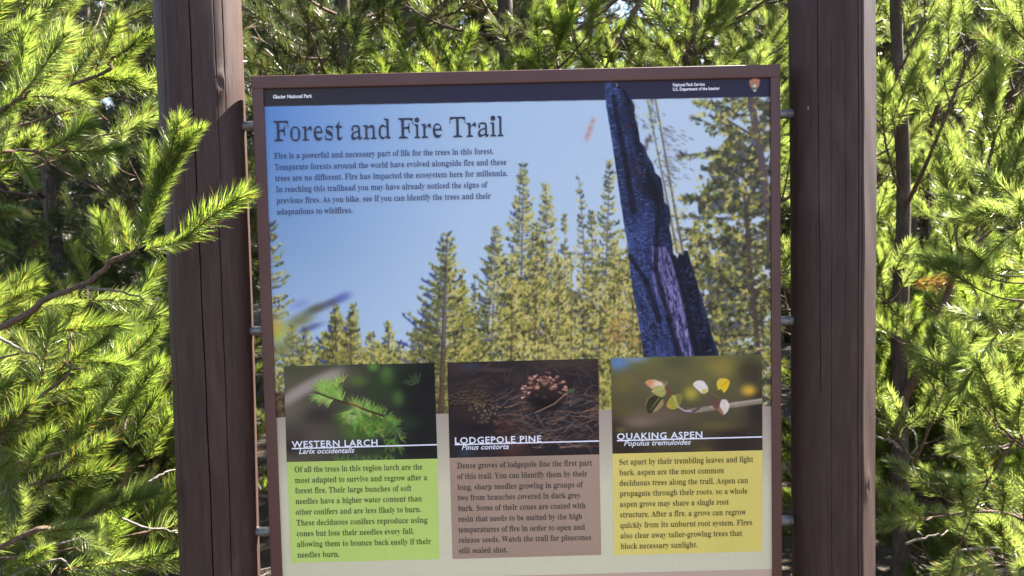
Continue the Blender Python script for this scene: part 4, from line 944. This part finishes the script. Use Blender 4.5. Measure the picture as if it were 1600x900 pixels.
# filler boughs of the same tree, thrown in front of the shade behind
ra = random.Random(42)
for i in range(26):
    px = ra.uniform(-60, 235); py = ra.choice((ra.uniform(-60, 240), ra.uniform(500, 960), ra.uniform(500, 960)))
    d = ra.uniform(1.75, 2.5); tip = D(px, py, d); root = Vector((-1.74, .55, max(.3, tip.z - ra.uniform(.05, .3))))
    mid = root.lerp(tip, .55) + Vector((0, 0, -.05))
    leafy_branch(tA, [root, mid, tip], .007, 4, .22, TUFT, .95, ra, .45, .5)

# small cone on the crossing branch
def cone(p, s, tree):
    T = Tubes(); v = []; f = []
    r = random.Random(2)
    for i in range(60):
        t = i / 60; a = i * 2.4; rad = s * math.sin(math.pi * (.12 + .85 * t)) * .55; z = s * (t - .5) * 1.5; c, q = math.cos(a), math.sin(a)
        b = len(v); o = Vector((c, q, -.3)); m = Vector((c * rad, q * rad, z)); tn = Vector((-q, c, 0)) * s * .16
        v += [m * .3 + Vector((0, 0, z * .7)), m + tn, m + o * s * .22, m - tn, m + Vector((0, 0, s * .06))]; f += [(b, b + 1, b + 2), (b, b + 2, b + 3), (b, b + 4, b + 1), (b, b + 3, b + 4), (b + 4, b + 2, b + 1), (b + 4, b + 3, b + 2)]
    me = mesh_from('pine_cone', [x + Vector(p) for x in v], f); return child('pine_cone', me, MAT_BARK, tree)
cone(D(130, 457, 1.285), .014, tA)

# ---- tree at the right
tB = thing('pine_tree', 'open young pine right of the sign with ascending limbs, its trunk beside the right post', 'tree', tuple(Vector((D(1412, 700, 3.0).x, D(1412, 700, 3.0).y, 0))))
bx, by = tB.location.x, tB.location.y
trunk(tB, [(bx + .0, by, -.05), (D(1405, 560, 3.0)), (D(1412, 300, 3.0)), (D(1402, 80, 3.0)), (D(1398, -120, 3.0)), (D(1400, -420, 3.0))], .033, .014)
def limb(tree, cc, r0, ntw, tl=.2, sc_=1.0, kinds=TUFT_HAZY, start=.3, up=.5, seed=1, mat=MAT_TWIG, r1=None):
    return leafy_branch(tree, [D(*p) for p in cc], r0, ntw, tl, kinds, sc_, random.Random(seed), start, up, mat)
limb(tB, [(1402, 640, 3.0), (1440, 570, 2.9), (1470, 490, 2.8), (1500, 400, 2.75), (1530, 310, 2.7), (1560, 200, 2.7), (1600, 110, 2.65)], .017, 18, .20, 1.0, seed=3, start=.42)
limb(tB, [(1500, 400, 2.75), (1535, 350, 2.7), (1575, 260, 2.65), (1620, 190, 2.6)], .007, 8, .17, .95, seed=4)
limb(tB, [(1455, 200, 2.9), (1475, 140, 2.85), (1510, 90, 2.8), (1570, 20, 2.8), (1610, -40, 2.8)], .009, 9, .17, .95, seed=5)
limb(tB, [(1412, 330, 3.0), (1450, 250, 2.8), (1490, 150, 2.7), (1520, 70, 2.65), (1545, -20, 2.6)], .009, 9, .18, .95, seed=6)
limb(tB, [(1405, 300, 3.0), (1385, 230, 2.9), (1380, 190, 2.8)], .006, 5, .16, .95, seed=7)
limb(tB, [(1402, 120, 3.0), (1430, 60, 2.9), (1450, 10, 2.9)], .006, 5, .16, .95, seed=8)
limb(tB, [(1410, 500, 3.0), (1385, 470, 2.9), (1378, 440, 2.85)], .006, 4, .15, .9, seed=9)
limb(tB, [(1408, 520, 3.0), (1440, 545, 2.8), (1490, 560, 2.7)], .006, 5, .18, .9, seed=10)
limb(tB, [(1408, 700, 3.0), (1385, 680, 2.8), (1375, 640, 2.75)], .006, 5, .16, .95, seed=11)
limb(tB, [(1408, 760, 3.0), (1430, 720, 2.7), (1460, 650, 2.6), (1475, 610, 2.55)], .006, 7, .15, .9, seed=12)
# ---- second tree, off the right edge, boughs reach into the frame
tC = thing('pine_tree', 'leafy young pine standing beyond the right edge of the view, its boughs reaching in low', 'tree', (2.35, .55, 0))
trunk(tC, [(2.35, .55, -.05), (2.33, .56, 1.2), (2.36, .55, 2.4), (2.34, .55, 3.4)], .045, .016)
limb(tC, [(1700, 560, 2.2), (1640, 620, 2.15), (1600, 665, 2.1), (1540, 760, 2.1), (1500, 850, 2.1)], .008, 8, .16, .85, TUFT_HAZY, seed=21, start=.3)
limb(tC, [(1750, 420, 2.1), (1650, 420, 2.05), (1600, 470, 2.0), (1560, 520, 2.0)], .007, 8, .16, .85, TUFT_HAZY, seed=22)
limb(tC, [(1720, 330, 2.0), (1640, 330, 2.0), (1590, 360, 2.0)], .006, 6, .15, .8, seed=23)
limb(tC, [(1760, 700, 2.1), (1650, 720, 2.1), (1590, 690, 2.1), (1540, 640, 2.1)], .007, 9, .16, .85, seed=24)
limb(tC, [(1760, 860, 2.2), (1640, 830, 2.15), (1560, 800, 2.1), (1440, 810, 2.1)], .008, 10, .16, .85, seed=25)
limb(tC, [(1740, 140, 2.3), (1660, 120, 2.3), (1600, 60, 2.3)], .006, 6, .15, .85, seed=26)
limb(tC, [(1740, 900, 2.3), (1640, 880, 2.3), (1560, 880, 2.3)], .006, 6, .15, .85, seed=27)
for cc in ([(1448, 612, 2.8), (1500, 600, 2.75), (1570, 585, 2.7)], [(1368, 682, 2.5), (1392, 690, 2.45), (1410, 705, 2.5)], [(1445, 755, 2.5), (1500, 750, 2.45), (1545, 710, 2.4), (1575, 690, 2.4)], [(1415, 850, 2.5), (1445, 840, 2.5), (1480, 830, 2.5)], [(1440, 590, 2.8), (1475, 530, 2.8)], [(1500, 860, 2.6), (1560, 855, 2.6), (1620, 860, 2.6)], [(1410, 620, 2.9), (1432, 690, 2.8), (1420, 720, 2.8)]):
    branch(tB, [D(*p) for p in cc], .0045, .002, MAT_DEAD, 'bare_twig', n=5, wob=.006)
o_, _ = branch(tB, [D(1410, 450, 2.9), D(1435, 435, 2.8)], .004, .002, wob=0)
for q in range(2): put_tuft(o_, tB, D(1425 + q * 5, 445 - q * 4, 2.8), Vector((1, -.3, .1 * q)), .8, TUFT_DRY)

# ---- young pines behind the sign and around, with real whorls
def pine(name_label, x, y, H, r0, seed, kinds, scale, zmin=.3, zmax=9, whorl=.30, blen=.8, ntw=5, nb=4, cap=290, group=None, sector=None):
    r = random.Random(seed); t = thing('pine_tree', name_label, 'tree', (x, y, 0), group)
    lean = r.uniform(-.08, .08)
    trunk(t, [(x, y, -.05), (x + lean * .4, y, H * .35), (x + lean, y, H * .7), (x + lean, y, H)], r0, .008)
    z = zmin; n = 0; a0 = r.uniform(0, 6.28)
    while z < min(H - .15, zmax) and n < cap:
        u = 1 - z / H; L = blen * (.30 + .75 * u ** .7)
        for k in range(nb):
            a = a0 + k * 2 * math.pi / nb + r.uniform(-.5, .5); l = L * r.uniform(.6, 1.15)
            root = Vector((x + lean * min(1, z / H / .7), y, z)); rise = r.uniform(-.05, .55) * l
            tip = root + Vector((math.cos(a) * l, math.sin(a) * l, rise + .12 * l)); mid = root.lerp(tip, .5) + Vector((0, 0, -.10 * l))
            o = leafy_branch(t, [root, mid, tip], .006 + .006 * l, ntw, .30 * l + .05, kinds, scale, r, .30, .5, seg=5); n += len(o.children)
            if n >= cap: break
        z += whorl * r.uniform(.8, 1.2); a0 += .8
    return t
pine('pine with a pale sunlit trunk rising behind the left part of the sign top', P(536, 60, 2.2).x, 2.2, 4.6, .045, 101, TUFT_SHADED, 1.0, 1.2, 3.6, .22, .85, 6)
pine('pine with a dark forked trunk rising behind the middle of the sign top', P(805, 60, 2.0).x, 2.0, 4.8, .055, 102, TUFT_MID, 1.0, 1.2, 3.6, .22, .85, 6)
pine('bright green pine behind the sign between its middle and the right post', P(1060, 60, 1.9).x, 1.9, 3.9, .04, 103, TUFT_HAZY, 1.0, 1.3, 3.2, .20, .8, 6)
pine('pine half hidden behind the right timber post', P(1270, 60, 2.6).x, 2.6, 4.2, .045, 104, TUFT_HAZY, 1.0, .5, 3.2, .28, .85, 5)
pine('pine half hidden behind the left timber post', P(330, 500, 2.6).x, 2.6, 4.6, .05, 105, TUFT_SHADED, 1.0, .3, 3.4, .30, .9, 5)
pine('dense pine at the far right behind the open young pine', P(1530, 400, 2.9).x, 2.9, 4.4, .05, 106, TUFT_HAZY, 1.05, .3, 3.4, .27, .9, 6)
pine('pine in the shade behind the bushy left tree', P(90, 400, 3.2).x, 3.2, 5.0, .055, 107, TUFT_SHADED, 1.05, .3, 3.6, .36, .9, 5)
pine('tall pine deep behind the gap above the left of the sign', P(430, 60, 3.8).x, 3.8, 6.0, .06, 108, TUFT_SHADED, 1.2, 1.3, 4.6, .3, 1.1, 6)
pine('tall pine deep behind the gap above the middle of the sign', P(680, 60, 3.9).x, 3.9, 6.2, .06, 109, TUFT_SHADED, 1.2, 1.3, 4.6, .3, 1.1, 6)
pine('tall pine deep behind the gap above the right of the sign', P(868, 60, 4.2).x, 4.2, 6.0, .06, 110, TUFT_SHADED, 1.2, 1.3, 4.6, .32, 1.1, 6)

for k_, (px_, Y_, h_, lb) in enumerate(((40, 1.6, 1.15, 'knee-high seedling pine low at the left corner under the bushy pine'), (190, 2.0, 1.3, 'low seedling pine between the bushy left pine and the left post'),
        (1400, 2.1, 1.2, 'low seedling pine at the foot of the trunk beside the right post'), (1490, 1.75, 1.1, 'low seedling pine at the bottom right below the leaning limb'), (1585, 1.9, 1.3, 'low seedling pine in the bottom right corner'),
        (110, 2.9, 1.9, 'sapling pine in the shade below the left pine boughs'), (1450, 3.2, 1.9, 'sapling pine in the shade behind the right trunk'), (1560, 3.8, 2.0, 'sapling pine far right in the shade behind the low boughs'), (250, 3.5, 2.0, 'sapling pine seen just left of the left post'), (-10, 3.6, 2.0, 'sapling pine at the far left edge in the shade'))):
    pine(lb, P(px_, 700, Y_).x, Y_, h_, .014, 300 + k_, TUFT_MID, .95, .12, 9, .16, .55, 4, 5)
tD = [o for o in bpy.data.objects if o.get('label', '').startswith('bright green pine behind the sign')][0]
limb(tD, [(1040, -60, 3.2), (990, 20, 3.15), (962, 75, 3.1), (935, 125, 3.1)], .016, 3, .16, .9, TUFT_MID, seed=41, start=.6)
limb(tD, [(1010, -40, 3.4), (930, 25, 3.3), (860, 75, 3.3), (800, 105, 3.3)], .013, 5, .16, .9, TUFT_SHADED, seed=42, start=.3)
limb(tD, [(1110, 130, 3.1), (1085, 70, 3.0), (1110, 10, 3.0), (1150, -40, 3.0)], .009, 6, .16, .9, TUFT_MID, seed=43, start=.2)
def thin_out(gaps):
    """drop tufts of the pines behind the sign where the photograph shows sky between the boughs"""
    for o in list(bpy.data.objects):
        if o.name.startswith('needle_tuft') and o.location.y > 1.0:
            d = o.location - CAM; z = d.dot(FWD); x = 800 + FPX * d.dot(RIGHT) / z; y = 450 - FPX * d.dot(UP) / z
            if any((x - gx) ** 2 + (y - gy) ** 2 < gr * gr for gx, gy, gr in gaps): bpy.data.objects.remove(o)
thin_out([(962, 70, 34), (972, 24, 30), (880, 45, 14), (640, 20, 16), (400, 42, 16), (1015, 75, 20), (1456, 130, 16), (205, 195, 20)])
# ---- the wood behind: simpler pines, crown as one part
def far_variant(seed, H, zlow=.5, reach=1.0):
    r = random.Random(seed); src = TUFT_FAR; v = []; f = []; sh = []; dr = []
    arr = []
    for me in src:
        co = np.zeros(len(me.vertices) * 3); me.vertices.foreach_get('co', co); s = np.zeros(len(me.vertices)); me.attributes['shade'].data.foreach_get('value', s)
        d = np.zeros(len(me.vertices)); me.attributes['dry'].data.foreach_get('value', d); arr.append((co.reshape(-1, 3), [tuple(p.vertices) for p in me.polygons], s, d))
    V = []; F = []; S = []; Dd = []; off = 0; T = Tubes(); z = zlow
    T.add([(0, 0, -.1), (.03, 0, H * .5), (0, 0, H)], [.06 * reach, .045 * reach, .01], 10)
    while z < H:
        u = 1 - z / H; L = (.25 + 1.0 * u ** .6) * reach
        for k in range(5):
            a = r.uniform(0, 6.28); l = L * r.uniform(.5, 1.1); tip = Vector((math.cos(a) * l, math.sin(a) * l, z + .2 * l)); root = Vector((0, 0, z))
            T.add([root, root.lerp(tip, .5) - Vector((0, 0, .05)), tip], [.012, .008, .003], 4)
            for q in range(3 + int(3 * u) + (5 if reach > 1 else 0)):
                t = r.uniform(.35, 1); p = root.lerp(tip, t) + Vector((r.gauss(0, .08), r.gauss(0, .08), r.gauss(0, .05)))
                d = (tip - root).normalized() + Vector((r.uniform(-.7, .7), r.uniform(-.7, .7), r.uniform(0, .8)))
                c, ff, s, dd = r.choice(arr); m = np.array(Matrix(d.normalized().to_track_quat('Z', 'Y').to_matrix())) * r.uniform(1.0, 1.5)
                V.append(c @ m.T + np.array(p)); F += [tuple(i + off for i in g) for g in ff]; S.append(s); Dd.append(dd); off += len(c)
        z += .27
    me = mesh_from('crown', np.concatenate(V), F)
    a = me.attributes.new('shade', 'FLOAT', 'POINT'); a.data.foreach_set('value', np.concatenate(S)); a = me.attributes.new('dry', 'FLOAT', 'POINT'); a.data.foreach_set('value', np.concatenate(Dd))
    me.materials.append(MAT_NEEDLE_SHADED); tm = T.mesh('trunk'); tm.materials.append(MAT_BARK)
    return tm, me
VAR = [far_variant(200 + i, h) for i, h in enumerate((5.2, 6.2))]
tall = far_variant(230, 11.0, 4.9, 1.75)  # tall pines added to shade the wood at left, crowns above the view
for k_, (x_, y_, rz, lb) in enumerate(((P(800, 50, 5.6).x, 5.6, 0.3, 'tall lodgepole with a bare dark trunk behind the middle of the sign top'), (1.75, 6.9, 2.1, 'added tall lodgepole, high crown casting shade, far behind the right half of the sign'),
        (-1.0, 6.7, 4.0, 'added tall lodgepole, high crown casting shade, far behind the left half of the sign'), (2.9, 9.0, 1.2, 'added tall shade lodgepole deep in the wood behind the right timber post'), (0.3, 9.2, 5.2, 'added tall shade lodgepole deep in the wood behind the centre of the sign'))):
    t_ = thing('lodgepole_pine', lb, 'tree', (x_, y_, 0)); t_.rotation_euler = (0, 0, rz)
    for nm_, me_ in zip(('trunk', 'crown'), tall):
        o_ = bpy.data.objects.new(nm_, me_); COL.objects.link(o_); o_.parent = t_
rf = random.Random(77)
def far_pine(x, y, i):
    t = thing('pine_tree', 'slim pine standing in the shaded wood behind the nearer pines', 'tree', (x, y, 0), 'pines of the shaded wood behind')
    tm, cm_ = VAR[i % 2]; s = rf.uniform(.85, 1.25) * (1 + max(0, y - 7) * .14); t.scale = (s * rf.uniform(.85, 1.1), s, s * rf.uniform(.9, 1.1)); t.rotation_euler = (0, 0, rf.uniform(0, 6.28))
    a = bpy.data.objects.new('trunk', tm); COL.objects.link(a); a.parent = t
    b = bpy.data.objects.new('crown', cm_); COL.objects.link(b); b.parent = t
i = 0
for row, (Y, hw, stp) in enumerate(((5.2, 5.0, 1.25), (7.2, 6.8, 1.35), (9.5, 8.8, 1.5), (12.5, 11.5, 1.7), (16, 14.5, 2.0), (21, 19, 2.4))):
    x = -hw + rf.uniform(0, .6)
    while x < hw:
        xx, yy = x + rf.uniform(-.35, .35), Y + rf.uniform(-.7, .7); bear = xx / (yy - CAM.y) * FPX + 800
        if not (abs(bear - 962) < 85 or min(abs(bear - g) for g in (415, 215, 640)) < 36): far_pine(xx, yy, i); i += 1     # the wood has gaps where sky shows
        x += stp * rf.uniform(.8, 1.2)

# ---- dead sticks on the ground at the foot of the right-hand pines
def litter():
    r = random.Random(8); T = Tubes()
    for i in range(420):
        x, y = r.uniform(-3, 4), r.uniform(1.2, 5); z = r.uniform(.01, .05); a = r.uniform(0, 6.28); l = r.uniform(.1, .7); e = r.uniform(-.05, .35) if r.random() < .4 else 0
        T.add([(x, y, z), (x + math.cos(a) * l * .5, y + math.sin(a) * l * .5, z + e * l * .5 + .02), (x + math.cos(a) * l, y + math.sin(a) * l, z + e * l)], [.005, .004, .002], 5)
    o = link('fallen_twigs', T.mesh('fallen_twigs'), MAT_DEAD); tag(o, 'grey dead twigs lying under the pines', 'twigs', kind='stuff')
litter()
